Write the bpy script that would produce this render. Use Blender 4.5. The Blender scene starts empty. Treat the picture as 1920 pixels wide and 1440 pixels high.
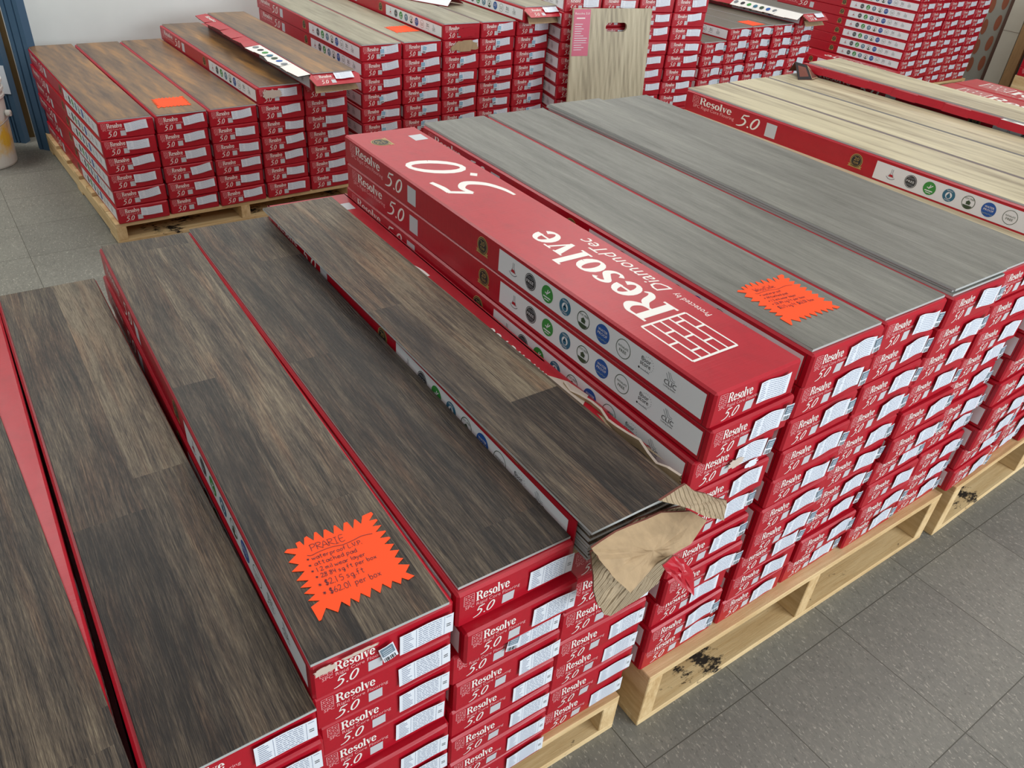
import bpy, math, random
from mathutils import Vector, Matrix
random.seed(7)
C = bpy.context.scene.collection
R = math.radians
PI = math.pi

# ------------------------------------------------------------------ camera, sky, lights, exposure
def make_camera():
    cam = bpy.data.cameras.new('camera'); o = bpy.data.objects.new('camera', cam); C.objects.link(o)
    yaw, pit, rol = R(33.803), R(-34.7378), R(5.1555)
    F = Vector((math.sin(yaw)*math.cos(pit), math.cos(yaw)*math.cos(pit), math.sin(pit)))
    R0 = Vector((math.cos(yaw), -math.sin(yaw), 0)); U0 = R0.cross(F)
    X = R0*math.cos(rol) + U0*math.sin(rol); U = -R0*math.sin(rol) + U0*math.cos(rol)
    m = Matrix((X, U, -F)).transposed().to_4x4()
    m.translation = Vector((0.09, -0.967, 1.4227))
    o.matrix_world = m
    cam.sensor_fit = 'HORIZONTAL'; cam.sensor_width = 36; cam.lens = 1465.89/1920*36
    cam.clip_start = .05; cam.clip_end = 60
    bpy.context.scene.camera = o
make_camera()
S = bpy.context.scene
S.view_settings.view_transform = 'Standard'; S.view_settings.look = 'None'
S.view_settings.gamma = 1; S.view_settings.use_curve_mapping = False
S.view_settings.exposure = -0.14
w = bpy.data.worlds.new('room_ambient'); S.world = w; w.use_nodes = True
w.node_tree.nodes['Background'].inputs[0].default_value = (.90, .93, .92, 1)
w.node_tree.nodes['Background'].inputs[1].default_value = .36

def area(name, loc, target, sx, sy, power, col=(1, 1, 1)):
    l = bpy.data.lights.new(name, 'AREA'); l.shape = 'RECTANGLE'; l.size = sx; l.size_y = sy
    l.energy = power; l.color = col
    o = bpy.data.objects.new(name, l); C.objects.link(o); o.location = loc
    d = Vector(target) - Vector(loc)
    o.rotation_euler = d.to_track_quat('-Z', 'Y').to_euler()
    o['kind'] = 'helper'
# daylight from the shop front behind the photographer and to the right
area('daylight_window', (3.6, -5.2, 1.75), (1.8, 0.2, .6), 5.0, 2.3, 360, (.90, .95, 1))
# rows of ceiling troffers, some added to brighten the back wall and oval sheet
for x, y in ((-1.1, 2.9), (-.9, 3.1), (1.5, 3.0), (3.4, 3.0), (1.3, .5), (4.6, .4), (6.6, 2.6), (-.8, -2.0), (2.6, -2.2)):
    area('ceiling_troffer_and_fill', (x, y, 3.1), (x, y, 0), 1.2, .6, 24, (1, .985, .95))

# ------------------------------------------------------------------ materials
def lin(c):
    return tuple(((v/255)/12.92 if v/255 <= .04045 else (((v/255)+.055)/1.055)**2.4) for v in c) + (1,)
MATS = {}
def mat(name, rgb, rough=.5, spec=.5, coat=0, metal=0):
    m = bpy.data.materials.new(name); m.use_nodes = True
    b = m.node_tree.nodes['Principled BSDF']
    b.inputs['Base Color'].default_value = lin(rgb); b.inputs['Roughness'].default_value = rough
    b.inputs['Specular IOR Level'].default_value = spec; b.inputs['Metallic'].default_value = metal
    b.inputs['Coat Weight'].default_value = coat
    MATS[name] = m
    return m
class NT:
    def __init__(s, m): s.t = m.node_tree; s.b = s.t.nodes['Principled BSDF']
    def n(s, typ, **k):
        x = s.t.nodes.new(typ)
        for a, v in k.items():
            if a == 'inp':
                for i, vv in v.items(): x.inputs[i].default_value = vv
            else: setattr(x, a, v)
        return x
    def l(s, a, b): s.t.links.new(a, b)
    def math(s, op, a, b=None, c=None):
        x = s.n('ShaderNodeMath', operation=op)
        for i, v in enumerate((a, b, c)):
            if v is None: continue
            if hasattr(v, 'is_linked') or hasattr(v, 'links'): s.l(v, x.inputs[i])
            else: x.inputs[i].default_value = v
        return x.outputs[0]
    def ramp(s, fac, stops, interp='LINEAR'):
        x = s.n('ShaderNodeValToRGB'); e = x.color_ramp.elements; x.color_ramp.interpolation = interp
        while len(e) < len(stops): e.new(.5)
        for q, (p, c) in zip(e, stops): q.position = p; q.color = c if len(c) == 4 else lin(c)
        s.l(fac, x.inputs[0]); return x.outputs[0]
    def mix(s, mode, fac, a, b):
        x = s.n('ShaderNodeMix', data_type='RGBA', blend_type=mode)
        for i, v in ((0, fac), (6, a), (7, b)):
            if hasattr(v, 'links'): s.l(v, x.inputs[i])
            elif i == 0: x.inputs[0].default_value = v
            else: x.inputs[i].default_value = v
        return x.outputs[2]
    def vec(s, v, scale, off=None):
        x = s.n('ShaderNodeVectorMath', operation='MULTIPLY'); s.l(v, x.inputs[0]); x.inputs[1].default_value = scale
        r = x.outputs[0]
        if off is not None:
            y = s.n('ShaderNodeVectorMath', operation='ADD'); s.l(r, y.inputs[0]); s.l(off, y.inputs[1]); r = y.outputs[0]
        return r
    def noise(s, v, scale=1, detail=4, rough=.5, dist=0):
        x = s.n('ShaderNodeTexNoise'); s.l(v, x.inputs['Vector'])
        x.inputs['Scale'].default_value = scale; x.inputs['Detail'].default_value = detail
        x.inputs['Roughness'].default_value = rough; x.inputs['Distortion'].default_value = dist
        return x.outputs[0]
    def bump(s, h, strength, dist=.001):
        x = s.n('ShaderNodeBump'); x.inputs['Strength'].default_value = strength; x.inputs['Distance'].default_value = dist
        s.l(h, x.inputs['Height']); s.l(x.outputs[0], s.b.inputs['Normal'])

def glossy_card(name, rgb, rough=.34):
    m = mat(name, rgb, rough, .5); t = NT(m)
    tc = t.n('ShaderNodeTexCoord').outputs['Object']
    fl = t.noise(t.vec(tc, (14, 320, 14)), 1, 1, .4)          # flutes under the print
    sof = t.noise(t.vec(tc, (9, 3, 9)), 1, 3, .5)
    h = t.math('ADD', t.math('MULTIPLY', fl, .35), t.math('MULTIPLY', sof, 2.5))
    t.bump(h, .35, .0012)
    wr = t.noise(t.vec(tc, (40, 25, 40)), 1, 5, .7)
    col = t.ramp(wr, [(0, lin(tuple(c*.86 for c in rgb))), (.55, lin(rgb)), (.74, lin(rgb)), (.82, lin(tuple(min(255, c*1.06+6) for c in rgb)))])
    t.l(col, t.b.inputs['Base Color'])
    return m
RED = glossy_card('red_carton_print', (176, 15, 36))
WHITE = mat('white_ink', (236, 232, 226), .4)
PANEL = mat('pale_printed_panel', (226, 228, 231), .38)
PINK = mat('pale_red_ink', (236, 168, 170), .5)
GREY = mat('grey_ink', (120, 124, 130), .5)
DARK = mat('black_ink', (32, 33, 36), .5)
GREEN = mat('green_ink', (52, 140, 60), .5)
DGREEN = mat('dark_green_ink', (54, 74, 50), .5)
TEAL = mat('teal_ink', (44, 104, 132), .5)
BLUE = mat('blue_ink', (26, 82, 160), .5)
GOLD = mat('gold_ink', (176, 146, 84), .4)
SLATE = mat('sticker_blue_grey', (110, 132, 148), .4)
LABEL = mat('white_label_paper', (226, 232, 240), .38)
LINK = mat('label_print', (142, 154, 178), .5)
QR = mat('blank_light_patch', (196, 198, 202), .45)
KSEAM = mat('cardboard_cut_edge', (112, 62, 50), .9)
RUBBED = mat('scuffed_cardboard', (200, 184, 170), .9)
ORANGE = mat('fluorescent_orange_card', (255, 78, 18), .55, .3)
INK = mat('dark_marker_ink', (72, 14, 40), .5)
EDGE = mat('grey_plank_core', (176, 180, 178), .5)
STEEL = mat('galvanised_wire', (150, 150, 150), .35, .5, 0, 1)
BLACKISH = mat('dark_seam_and_flap_shade', (34, 28, 28), .8)  # dark seam lines, and shade painted under the turned-out flaps

def kraft(name, rgb, flutes=False):
    m = mat(name, rgb, .85, .2); t = NT(m)
    tc = t.n('ShaderNodeTexCoord').outputs['Object']
    n = t.noise(t.vec(tc, (60, 60, 14)), 1, 4, .6)
    col = t.ramp(n, [(.2, tuple(c*.86 for c in rgb)), (.8, rgb)])
    t.l(col, t.b.inputs['Base Color'])
    if flutes:
        wv = t.n('ShaderNodeTexWave', wave_type='BANDS', bands_direction='Z')
        wv.inputs['Scale'].default_value = 42; wv.inputs['Distortion'].default_value = .6
        rot = t.n('ShaderNodeMapping'); rot.inputs['Rotation'].default_value = (0, R(22), 0)
        t.l(tc, rot.inputs[0]); t.l(rot.outputs[0], wv.inputs[0])
        t.bump(wv.outputs['Fac'], 1.0, .004)
    else: t.bump(n, .3, .002)
    return m
KRAFT = kraft('brown_cardboard', (184, 158, 124))
FLUTE = kraft('ribbed_cardboard', (190, 170, 140), True)

def wood(name, cols, grain=.5, blocks=False, knots=0.0, rough=.42, bump=.4, cath=.0, hue=None, bs=(16, 1.3, 8), ms=(70, 3.2, 30), crack=0, amp=1.0):
    """printed plank decor; object coords: x across, y along"""
    m = mat(name, (128, 128, 128), rough, .4); t = NT(m)
    tc = t.n('ShaderNodeTexCoord').outputs['Object']
    oi = t.n('ShaderNodeObjectInfo').outputs['Random']
    off = t.n('ShaderNodeCombineXYZ'); 
    t.l(t.math('MULTIPLY', oi, 37.0), off.inputs[0]); t.l(t.math('MULTIPLY', oi, 91.0), off.inputs[1]); t.l(t.math('MULTIPLY', oi, 13.0), off.inputs[2])
    off = off.outputs[0]
    sep = t.n('ShaderNodeSeparateXYZ'); t.l(tc, sep.inputs[0])
    src = off
    if blocks:
        bx = t.math('FLOOR', t.math('DIVIDE', t.math('ADD', sep.outputs[0], t.math('MULTIPLY', oi, .05)), .1))
        wn = t.n('ShaderNodeTexWhiteNoise', noise_dimensions='2D')
        cb = t.n('ShaderNodeCombineXYZ'); t.l(bx, cb.inputs[0]); t.l(oi, cb.inputs[1]); t.l(cb.outputs[0], wn.inputs['Vector'])
        yy = t.math('DIVIDE', t.math('ADD', sep.outputs[1], t.math('MULTIPLY', wn.outputs['Value'], .9)), .92)
        by = t.math('FLOOR', yy)
        cb2 = t.n('ShaderNodeCombineXYZ'); t.l(bx, cb2.inputs[0]); t.l(by, cb2.inputs[1]); t.l(oi, cb2.inputs[2])
        wn2 = t.n('ShaderNodeTexWhiteNoise', noise_dimensions='3D'); t.l(cb2.outputs[0], wn2.inputs['Vector'])
        blk = wn2.outputs['Value']; bcol = wn2.outputs['Color']
        so = t.n('ShaderNodeVectorMath', operation='SCALE'); t.l(bcol, so.inputs[0]); so.inputs['Scale'].default_value = 23
        ad = t.n('ShaderNodeVectorMath', operation='ADD'); t.l(so.outputs[0], ad.inputs[0]); t.l(off, ad.inputs[1]); src = ad.outputs[0]
    warp = t.noise(t.vec(tc, (6, 1.6, 6), src), 1, 2, .5)
    wv = t.math('MULTIPLY', t.math('SUBTRACT', warp, .5), .03 if cath else .012)
    cx = t.n('ShaderNodeCombineXYZ'); t.l(t.math('ADD', sep.outputs[0], wv), cx.inputs[0]); t.l(sep.outputs[1], cx.inputs[1]); t.l(sep.outputs[2], cx.inputs[2])
    P = cx.outputs[0]
    broad = t.noise(t.vec(P, bs, src), 1, 4, .6)
    mid = t.noise(t.vec(P, ms, src), 1, 5, .62)
    fine = t.noise(t.vec(P, (420, 11, 100), src), 1, 4, .65)
    pores = t.noise(t.vec(P, (900, 60, 200), src), 1, 3, .6)
    v = t.math('ADD', t.math('MULTIPLY', broad, .5), t.math('MULTIPLY', mid, .5))
    if amp != 1: v = t.math('ADD', t.math('MULTIPLY', t.math('SUBTRACT', v, .5), amp), .5)
    if cath:
        wt = t.n('ShaderNodeTexWave', wave_type='RINGS', rings_direction='Z'); t.l(t.vec(P, (26, 2.2, 1), src), wt.inputs[0])
        wt.inputs['Scale'].default_value = 1.0; wt.inputs['Distortion'].default_value = 5; wt.inputs['Detail'].default_value = 2; wt.inputs['Detail Scale'].default_value = .5
        v = t.math('ADD', v, t.math('MULTIPLY', t.math('SUBTRACT', wt.outputs['Fac'], .5), cath))
    if blocks: v = t.math('ADD', v, t.math('MULTIPLY', t.math('SUBTRACT', blk, .5), .30))
    v = t.math('ADD', v, t.math('MULTIPLY', t.math('SUBTRACT', fine, .5), grain))
    v = t.math('ADD', v, t.math('MULTIPLY', t.math('SUBTRACT', pores, .5), grain*.6))
    if crack:
        ck = t.noise(t.vec(P, (110, 3.4, 40), src), 1, 3, .6)
        cm = t.ramp(t.math('ABSOLUTE', t.math('SUBTRACT', ck, .5)), [(.0, (255, 255, 255)), (.035, (0, 0, 0))])
        gate = t.ramp(mid, [(.42, (255, 255, 255)), (.58, (0, 0, 0))])
        v = t.math('SUBTRACT', v, t.math('MULTIPLY', t.math('MULTIPLY', cm, gate), crack))
    n = len(cols)
    col = t.ramp(v, [(.22 + .56*i/(n-1), c) for i, c in enumerate(cols)])
    if hue:
        hn = t.noise(t.vec(P, (22, 2.0, 8), src), 1.7, 2, .5)
        col = t.mix('MIX', t.ramp(hn, [(.5, (0, 0, 0)), (.72, (255, 255, 255))]), col, t.mix('MULTIPLY', 1.0, col, hue))
    if knots:
        vo = t.n('ShaderNodeTexVoronoi', feature='F1'); t.l(t.vec(P, (7, 2.2, 1), src), vo.inputs['Vector']); vo.inputs['Scale'].default_value = 1.0
        k = t.ramp(vo.outputs['Distance'], [(0.03, (255, 255, 255)), (.12, (0, 0, 0))])
        col = t.mix('MIX', t.math('MULTIPLY', k, knots), col, lin(cols[0]))
    t.l(col, t.b.inputs['Base Color'])
    hgt = t.math('ADD', t.math('MULTIPLY', fine, 1.0), t.math('MULTIPLY', pores, .6))
    t.bump(hgt, bump, .0012)
    return m
W_BROWN = wood('rustic_dark_brown_decor', [(28, 21, 17), (52, 42, 34), (78, 66, 54), (105, 91, 74), (132, 119, 98)], .85, True, .5, .44, .9, .05, (1.14, .9, .78, 1), (11, 2.6, 5), (48, 4.5, 20), .16)
W_GREY = wood('brushed_grey_decor', [(76, 74, 68), (96, 94, 87), (112, 110, 103), (128, 126, 117), (156, 153, 142)], .45, False, 0, .40, .35, 0, None, (12, 1.8, 8), (60, 5, 30))
W_OAK = wood('pale_oak_decor', [(118, 104, 84), (158, 144, 118), (188, 176, 146), (202, 190, 158), (212, 202, 172)], .07, False, .15, .42, .12, 0, None, (15, 1.1, 8), (32, 2.4, 20), .04, 1.6)
W_HONEY = wood('honey_brown_decor', [(58, 40, 28), (88, 65, 46), (118, 88, 58), (154, 110, 60), (190, 138, 70)], .07, False, .5, .33, .12, .04, None, (8, 1.6, 5), (30, 3.2, 20), .05, 1.25)
W_GREIGE = wood('greige_decor', [(100, 92, 76), (128, 121, 102), (150, 143, 122), (164, 157, 135), (178, 170, 148)], .09, False, .1, .42, .15, 0, None, (14, 1.4, 8), (40, 3, 20), .04, 1.3)
W_DUSK = wood('dark_taupe_decor', [(62, 54, 46), (86, 77, 66), (104, 94, 81), (122, 112, 97)], .2, False, .1, .42, .2)
W_SAMPLE = wood('sample_board_decor', [(104, 96, 80), (150, 140, 116), (182, 172, 144), (200, 191, 162), (208, 200, 172)], .12, False, .6, .4, .1, .1)
W_PINE = wood('pallet_pine', [(150, 116, 74), (196, 162, 112), (222, 194, 146), (232, 208, 164)], .22, False, .3, .75, .3)
def stained():
    m = wood('stained_pallet_pine', [(150, 116, 74), (200, 168, 118), (224, 198, 150), (232, 208, 164)], .22, False, .3, .75, .3)
    m.name = 'stained_pallet_pine'; t = NT(m)
    tc = t.n('ShaderNodeTexCoord').outputs['Object']
    big = t.noise(t.vec(tc, (5, 5, 5)), 1, 2, .5); sm = t.noise(t.vec(tc, (70, 30, 60)), 1, 5, .7)
    k = t.ramp(t.math('ADD', t.math('MULTIPLY', big, .62), t.math('MULTIPLY', sm, .38)), [(.535, (0, 0, 0)), (.575, (255, 255, 255))])
    old = t.b.inputs['Base Color'].links[0].from_socket
    t.l(t.mix('MIX', k, old, lin((40, 33, 26))), t.b.inputs['Base Color'])
    return m
W_STAIN = stained()

# ------------------------------------------------------------------ mesh builder
class MB:
    def __init__(s): s.v = []; s.f = []; s.m = []; s.mats = []
    def mi(s, m):
        if m not in s.mats: s.mats.append(m)
        return s.mats.index(m)
    def poly(s, pts, m):
        b = len(s.v); s.v += [tuple(p) for p in pts]; s.f.append(tuple(range(b, b+len(pts)))); s.m.append(s.mi(m))
    def box(s, x0, y0, z0, x1, y1, z1, m):
        b = len(s.v)
        s.v += [(x, y, z) for z in (z0, z1) for y in (y0, y1) for x in (x0, x1)]
        for f in ((0, 2, 3, 1), (4, 5, 7, 6), (0, 1, 5, 4), (2, 6, 7, 3), (0, 4, 6, 2), (1, 3, 7, 5)):
            s.f.append(tuple(b+i for i in f)); s.m.append(s.mi(m))
    def mesh(s, name, warp=None):
        me = bpy.data.meshes.new(name)
        v = [warp(Vector(p)) for p in s.v] if warp else s.v
        me.from_pydata([tuple(p) for p in v], [], s.f)
        for m in s.mats: me.materials.append(m)
        me.polygons.foreach_set('material_index', s.m); me.update()
        return me
def link(name, me, parent=None, loc=None, rz=0):
    o = bpy.data.objects.new(name, me); C.objects.link(o)
    if parent: o.parent = parent
    if loc: o.location = loc
    o.rotation_euler.z = rz
    return o
def tag(o, label, cat, group=None, kind='thing'):
    o['label'] = label; o['category'] = cat; o['kind'] = kind
    if group: o['group'] = group
def empty(name, loc, rz=0):
    o = bpy.data.objects.new(name, None); C.objects.link(o); o.location = loc; o.rotation_euler.z = rz
    o.empty_display_size = .05
    return o
def bevel(me, wd, seg=2):
    import bmesh
    bm = bmesh.new(); bm.from_mesh(me)
    bmesh.ops.remove_doubles(bm, verts=bm.verts, dist=1e-5)
    bmesh.ops.bevel(bm, geom=list(bm.edges), offset=wd, segments=seg, affect='EDGES', profile=.5)
    bm.normal_update(); bm.to_mesh(me); bm.free()
    return me

# ------------------------------------------------------------------ lettering
def catmull(pts, n=6):
    if len(pts) < 3: return pts
    out = []
    for i in range(len(pts)-1):
        p0 = pts[max(i-1, 0)]; p1 = pts[i]; p2 = pts[i+1]; p3 = pts[min(i+2, len(pts)-1)]
        for k in range(n):
            t = k/n
            out.append(tuple(.5*((2*b)+(-a+c)*t+(2*a-5*b+4*c-d)*t*t+(-a+3*b-3*c+d)*t**3) for a, b, c, d in zip(p0, p1, p2, p3)))
    out.append(pts[-1]); return out
def ribbon(pts):
    """pts (x, y, width) -> list of quads in 2D"""
    q = []; L = []
    for i, p in enumerate(pts):
        a = pts[max(i-1, 0)]; b = pts[min(i+1, len(pts)-1)]
        dx, dy = b[0]-a[0], b[1]-a[1]; d = math.hypot(dx, dy) or 1
        nx, ny = -dy/d*p[2]/2, dx/d*p[2]/2
        L.append(((p[0]+nx, p[1]+ny), (p[0]-nx, p[1]-ny)))
    for (a, b), (c, d) in zip(L, L[1:]): q.append((b, d, c, a))
    return q
def ell(cx, cy, rx, ry, wmin, wmax, a0=0, a1=360, slant=0, n=18):
    out = []
    for i in range(n+1):
        a = R(a0+(a1-a0)*i/n); x = rx*math.cos(a); y = ry*math.sin(a)
        out.append((cx+x+slant*y, cy+y, wmin+(wmax-wmin)*abs(math.cos(a))))
    return out
SER = {  # heavy fat-face serif
 'R': (.86, [[(.2, 0, .2), (.2, 1, .2)], [(.02, .03, .06), (.4, .03, .06)], [(.02, .97, .06), (.42, .97, .06)],
      catmull([(.3, .97, .06), (.52, .96, .1), (.66, .76, .2), (.52, .55, .1), (.3, .52, .06)]), catmull([(.4, .52, .1), (.58, .38, .17), (.66, .12, .17), (.78, .03, .1), (.88, .1, .04)])]),
 'e': (.58, [ell(.29, .34, .2, .31, .07, .18, 0, 330), [(.14, .38, .06), (.48, .38, .06)]]),
 's': (.5, [catmull([(.42, .58, .13), (.36, .64, .07), (.2, .62, .1), (.12, .5, .15), (.26, .38, .17), (.4, .24, .17), (.34, .07, .1), (.18, .03, .07), (.08, .12, .13)])]),
 'o': (.6, [ell(.3, .34, .2, .31, .06, .19)]),
 'l': (.34, [[(.17, 0, .18), (.17, 1, .18)], [(0, .03, .06), (.34, .03, .06)], [(.02, .97, .06), (.18, .97, .06)]]),
 'v': (.58, [[(.14, .66, .19), (.3, .02, .12)], [(.3, .02, .06), (.48, .66, .06)], [(0, .65, .05), (.28, .65, .05)], [(.38, .65, .05), (.6, .65, .05)]]),
}
def word_resolve():
    q = []; x = 0
    for ch in 'Resolve':
        wd, st = SER[ch]
        for s in st:
            q += [[(a+x, b) for a, b in f] for f in ribbon(s)]
        x += wd
    return q, x
BR = {
 '5': [catmull([(.9, 1.02, .09), (.62, .96, .12), (.42, .96, .1)]), [(.44, .98, .09), (.26, .58, .1)], catmull([(.26, .58, .08), (.5, .64, .12), (.66, .44, .15), (.5, .14, .13), (.2, -.02, .1), (-.08, -.06, .06)])],
 '.': [[(.9, .02, .13), (.98, .12, .13)]],
 '0': [ell(1.5, .52, .26, .47, .1, .15, 0, 360, .35)],
}
def word_50(squash=1):
    q = []
    for k in BR:
        for s in BR[k]: q += [list(f) for f in ribbon(s)]
    return q, 1.95
def brickicon(t=.034):
    L = []
    H = 1.0; Wd = .78
    rows = 5
    seg = lambda a, b, c, d: L.append(ribbon([(a, b, t), (c, d, t)])[0])
    for i in range(rows+1): seg(0, H*i/rows, Wd, H*i/rows)
    seg(0, 0, 0, H); seg(Wd, 0, Wd, H)
    for i in range(rows):
        for f in ((.62,), (.3, .85), (.5,), (.2, .7), (.45,))[i]: seg(Wd*f, H*i/rows, Wd*f, H*(i+1)/rows)
    return L
_tc = {}
def sans(txt, size=1, res=2, shear=0, spacing=1):
    key = (txt, res, shear, spacing)
    if key not in _tc:
        cu = bpy.data.curves.new('t', 'FONT'); cu.body = txt; cu.resolution_u = res; cu.shear = shear; cu.space_character = spacing
        o = bpy.data.objects.new('t', cu); C.objects.link(o)
        me = bpy.data.meshes.new_from_object(o.evaluated_get(bpy.context.evaluated_depsgraph_get()))
        q = [[tuple(me.vertices[i].co[:2]) for i in p.vertices] for p in me.polygons]
        xs = [p[0] for f in q for p in f] or [0, 1]
        _tc[key] = (q, min(xs), max(xs))
        bpy.data.objects.remove(o); bpy.data.curves.remove(cu); bpy.data.meshes.remove(me)
    return _tc[key]
class Face:
    """2D drawing surface mapped on a face in 3D"""
    def __init__(s, mb, fn): s.mb = mb; s.fn = fn
    def put(s, polys, m, x, y, sx, sy=None, lvl=1, rot=0):
        sy = sx if sy is None else sy; c, n = math.cos(rot), math.sin(rot)
        for f in polys:
            s.mb.poly([s.fn(x+(p[0]*sx*c-p[1]*sy*n), y+(p[0]*sx*n+p[1]*sy*c), .00025*lvl) for p in f], m)
    def rect(s, x0, y0, x1, y1, m, lvl=1): s.mb.poly([s.fn(a, b, .00025*lvl) for a, b in ((x0, y0), (x1, y0), (x1, y1), (x0, y1))], m)
    def disc(s, x, y, r, m, lvl=1, n=20, a0=0, a1=360):
        full = a1-a0 >= 360
        k = n if full else n+1
        s.mb.poly([s.fn(x+r*math.cos(R(a0+(a1-a0)*i/n)), y+r*math.sin(R(a0+(a1-a0)*i/n)), .00025*lvl) for i in range(k)], m)
    def ring(s, x, y, r, t, m, lvl=1, n=20): s.put(ribbon([(r*math.cos(2*PI*i/n), r*math.sin(2*PI*i/n), t) for i in range(n+1)]), m, x, y, 1, 1, lvl)
    def line(s, pts, wd, m, lvl=1): s.put(ribbon([(a, b, wd) for a, b in pts]), m, 0, 0, 1, 1, lvl)
    def text(s, txt, m, x, y, h, wd=None, lvl=1, center=False, shear=0):
        q, a, b = sans(txt, shear=shear); k = (wd/(b-a)) if wd else h
        x0 = x-(b-a)*k/2 if center else x
        s.put([[(p[0]-a, p[1]) for p in f] for f in q], m, x0, y, k, h, lvl)

RES, RESW = word_resolve(); FIFTY, FIFW = word_50(); ICON = brickicon()
BW, BL, BH = .192, 1.225, .065

def badge(F, x, y, r):
    F.disc(x, y, r, GOLD, 1); F.disc(x, y, r*.9, DARK, 2); F.ring(x, y, r*.78, r*.06, GOLD, 3)
    F.text('20', GOLD, x, y+r*.02, r*.72, r*.8, 3, True); F.text('YEAR', GOLD, x, y-r*.42, r*.42, r*.9, 3, True)
    F.put([[(-1.15, -.2), (1.15, -.2), (.95, 0), (1.15, .2), (-1.15, .2), (-.95, 0)]], GOLD, x, y-r*.78, r, r, 2)
    F.text('WARRANTY', DARK, x, y-r*.86, r*.26, r*1.5, 4, True)
def logos(F, X, y, r):
    """X(s) gives the u coordinate of each mark"""
    x = X(.498)
    F.line([(x-r*.12, y+r*.8), (x-r*.12, y+r*.2), (x-r*.5, y-r*.35), (x+r*.5, y-r*.35), (x+r*.12, y+r*.2), (x+r*.12, y+r*.8)], r*.07, GREY, 2)
    F.put([[(-.42, -.35), (.42, -.35), (.2, 0), (-.2, 0)]], RED, x, y, r, r, 3)
    F.line([(x+r*.9*math.cos(R(a)), y+r*.75*math.sin(R(a))) for a in range(215, 330, 12)], r*.09, GREY, 2)
    x = X(.444); F.disc(x, y, r, DARK, 2); F.ring(x, y, r*.88, r*.05, PANEL, 3); F.rect(x-r*.8, y-r*.2, x+r*.8, y+r*.18, DARK, 4)
    for k in (-.62, -.44, .36, .54): F.rect(x-r*.6, y+r*k, x+r*.6, y+r*(k+.08), GREY, 4)
    F.text('FREE', PANEL, x, y-r*.16, r*.5, r*1.3, 5, True)
    x = X(.393); F.disc(x, y, r, GREEN, 2); F.line([(x-r*.4, y+r*.1), (x, y+r*.05), (x+r*.45, y+r*.5)], r*.13, PANEL, 3); F.line([(x-r*.1, y-r*.1), (x+.1*r, y+r*.55)], r*.12, PANEL, 3)
    F.rect(x-r*.62, y-r*.45, x+r*.62, y-r*.3, PANEL, 3); F.rect(x-r*.4, y-r*.7, x+r*.4, y-r*.6, PANEL, 3)
    x = X(.342); F.disc(x, y, r*.95, TEAL, 2); F.disc(x, y-r*.02, r*.5, PANEL, 3); F.disc(x, y-r*.15, r*.3, TEAL, 4)
    F.put([[(0, .45), (.26, -.05), (-.26, -.05)]], TEAL, x, y, r, r, 4)
    F.text('REPELS', PANEL, x, y+r*.58, r*.28, r*.9, 4, True); F.text('STAINS', PANEL, x, y-r*.78, r*.28, r*.9, 4, True)
    x = X(.292); F.ring(x, y, r*.94, r*.09, DGREEN, 2); F.text('VOC FREE', DGREEN, x, y+r*.42, r*.36, r*1.35, 3, True)
    F.put([[(-.42, 0), (0, .34), (.42, 0)], [(-.3, -.3), (.3, -.3), (.3, 0), (-.3, 0)]], DGREEN, x, y, r, r, 3)
    F.disc(x, y-r*.1, r*.78, DGREEN, 3, 12, 205, 335)
    x = X(.242); F.disc(x, y, r*1.04, BLUE, 2, 22); F.text('WATER', WHITE, x, y+r*.22, r*.42, r*1.4, 3, True); F.text('PROOF', WHITE, x, y-r*.2, r*.42, r*1.45, 3, True)
    F.line([(x-r*.75+i*r*.25, y-r*(.55+.1*(i % 2))) for i in range(7)], r*.12, SLATE, 3)
    x = X(.191); F.ring(x, y, r, r*.07, DGREEN, 2); F.text('PHTHALATE', DGREEN, x, y+r*.06, r*.34, r*1.4, 3, True); F.text('FREE', DGREEN, x, y-r*.42, r*.46, r*1.0, 3, True)
    x = X(.14)
    for i in range(16):
        a = R(20*i-100); F.disc(x+r*.35+r*.75*math.cos(a), y+r*.2+r*.75*math.sin(a), r*.045, GREY, 2, 6)
    F.text('floor', DARK, x+r*.05, y+r*.28, r*.7, r*1.3, 3, True); F.text('score', DARK, x+r*.05, y-r*.18, r*.7, r*1.4, 3, True)
    F.disc(x-r*.7, y-r*.62, r*.12, DARK, 2, 8); F.rect(x-r*.5, y-r*.68, x+r*.7, y-r*.6, GREY, 2)
    x = X(.084)
    F.line([(x-r*.5, y+r*.95), (x-r*.05, y+r*.2), (x+r*.5, y+r*.2)], r*.07, GREY, 2); F.line([(x-r*.3, y+r*.95), (x+r*.15, y+r*.38), (x+r*.5, y+r*.38)], r*.05, GREY, 2)
    F.line([(x-r*.7, y+r*.7), (x-r*.25, y+r*.08)], r*.06, GREY, 2)
    F.text('CLIC', DARK, x, y-r*.38, r*.72, r*1.55, 3, True); F.text('Locking System', DARK, x, y-r*.66, r*.26, r*1.5, 3, True)
def side_print(F, X, H=BH, z0=0):
    k = H/BH
    F.rect(min(X(.016), X(.546)), z0+.010*k, max(X(.016), X(.546)), z0+.055*k, PANEL, 1)
    logos(F, X, z0+.033*k, .0165*k)
    badge(F, X(.603), z0+.036*k, .0185*k)
    F.put(ICON, PINK, X(1.193), z0+.036*k, .030*k, .021*k)
    F.put(RES, WHITE, X(1.165), z0+.036*k, .128/RESW, .021*k)
    F.text('SPC Rigid Core Flooring', PINK, X(1.188), z0+.024*k, .013*k, .165)
    F.put(FIFTY, WHITE, X(1.008), z0+.018*k, .082/FIFW, .033*k)
    F.rect(X(.905), z0+.014*k, X(.868), z0+.052*k, QR, 1)
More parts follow.
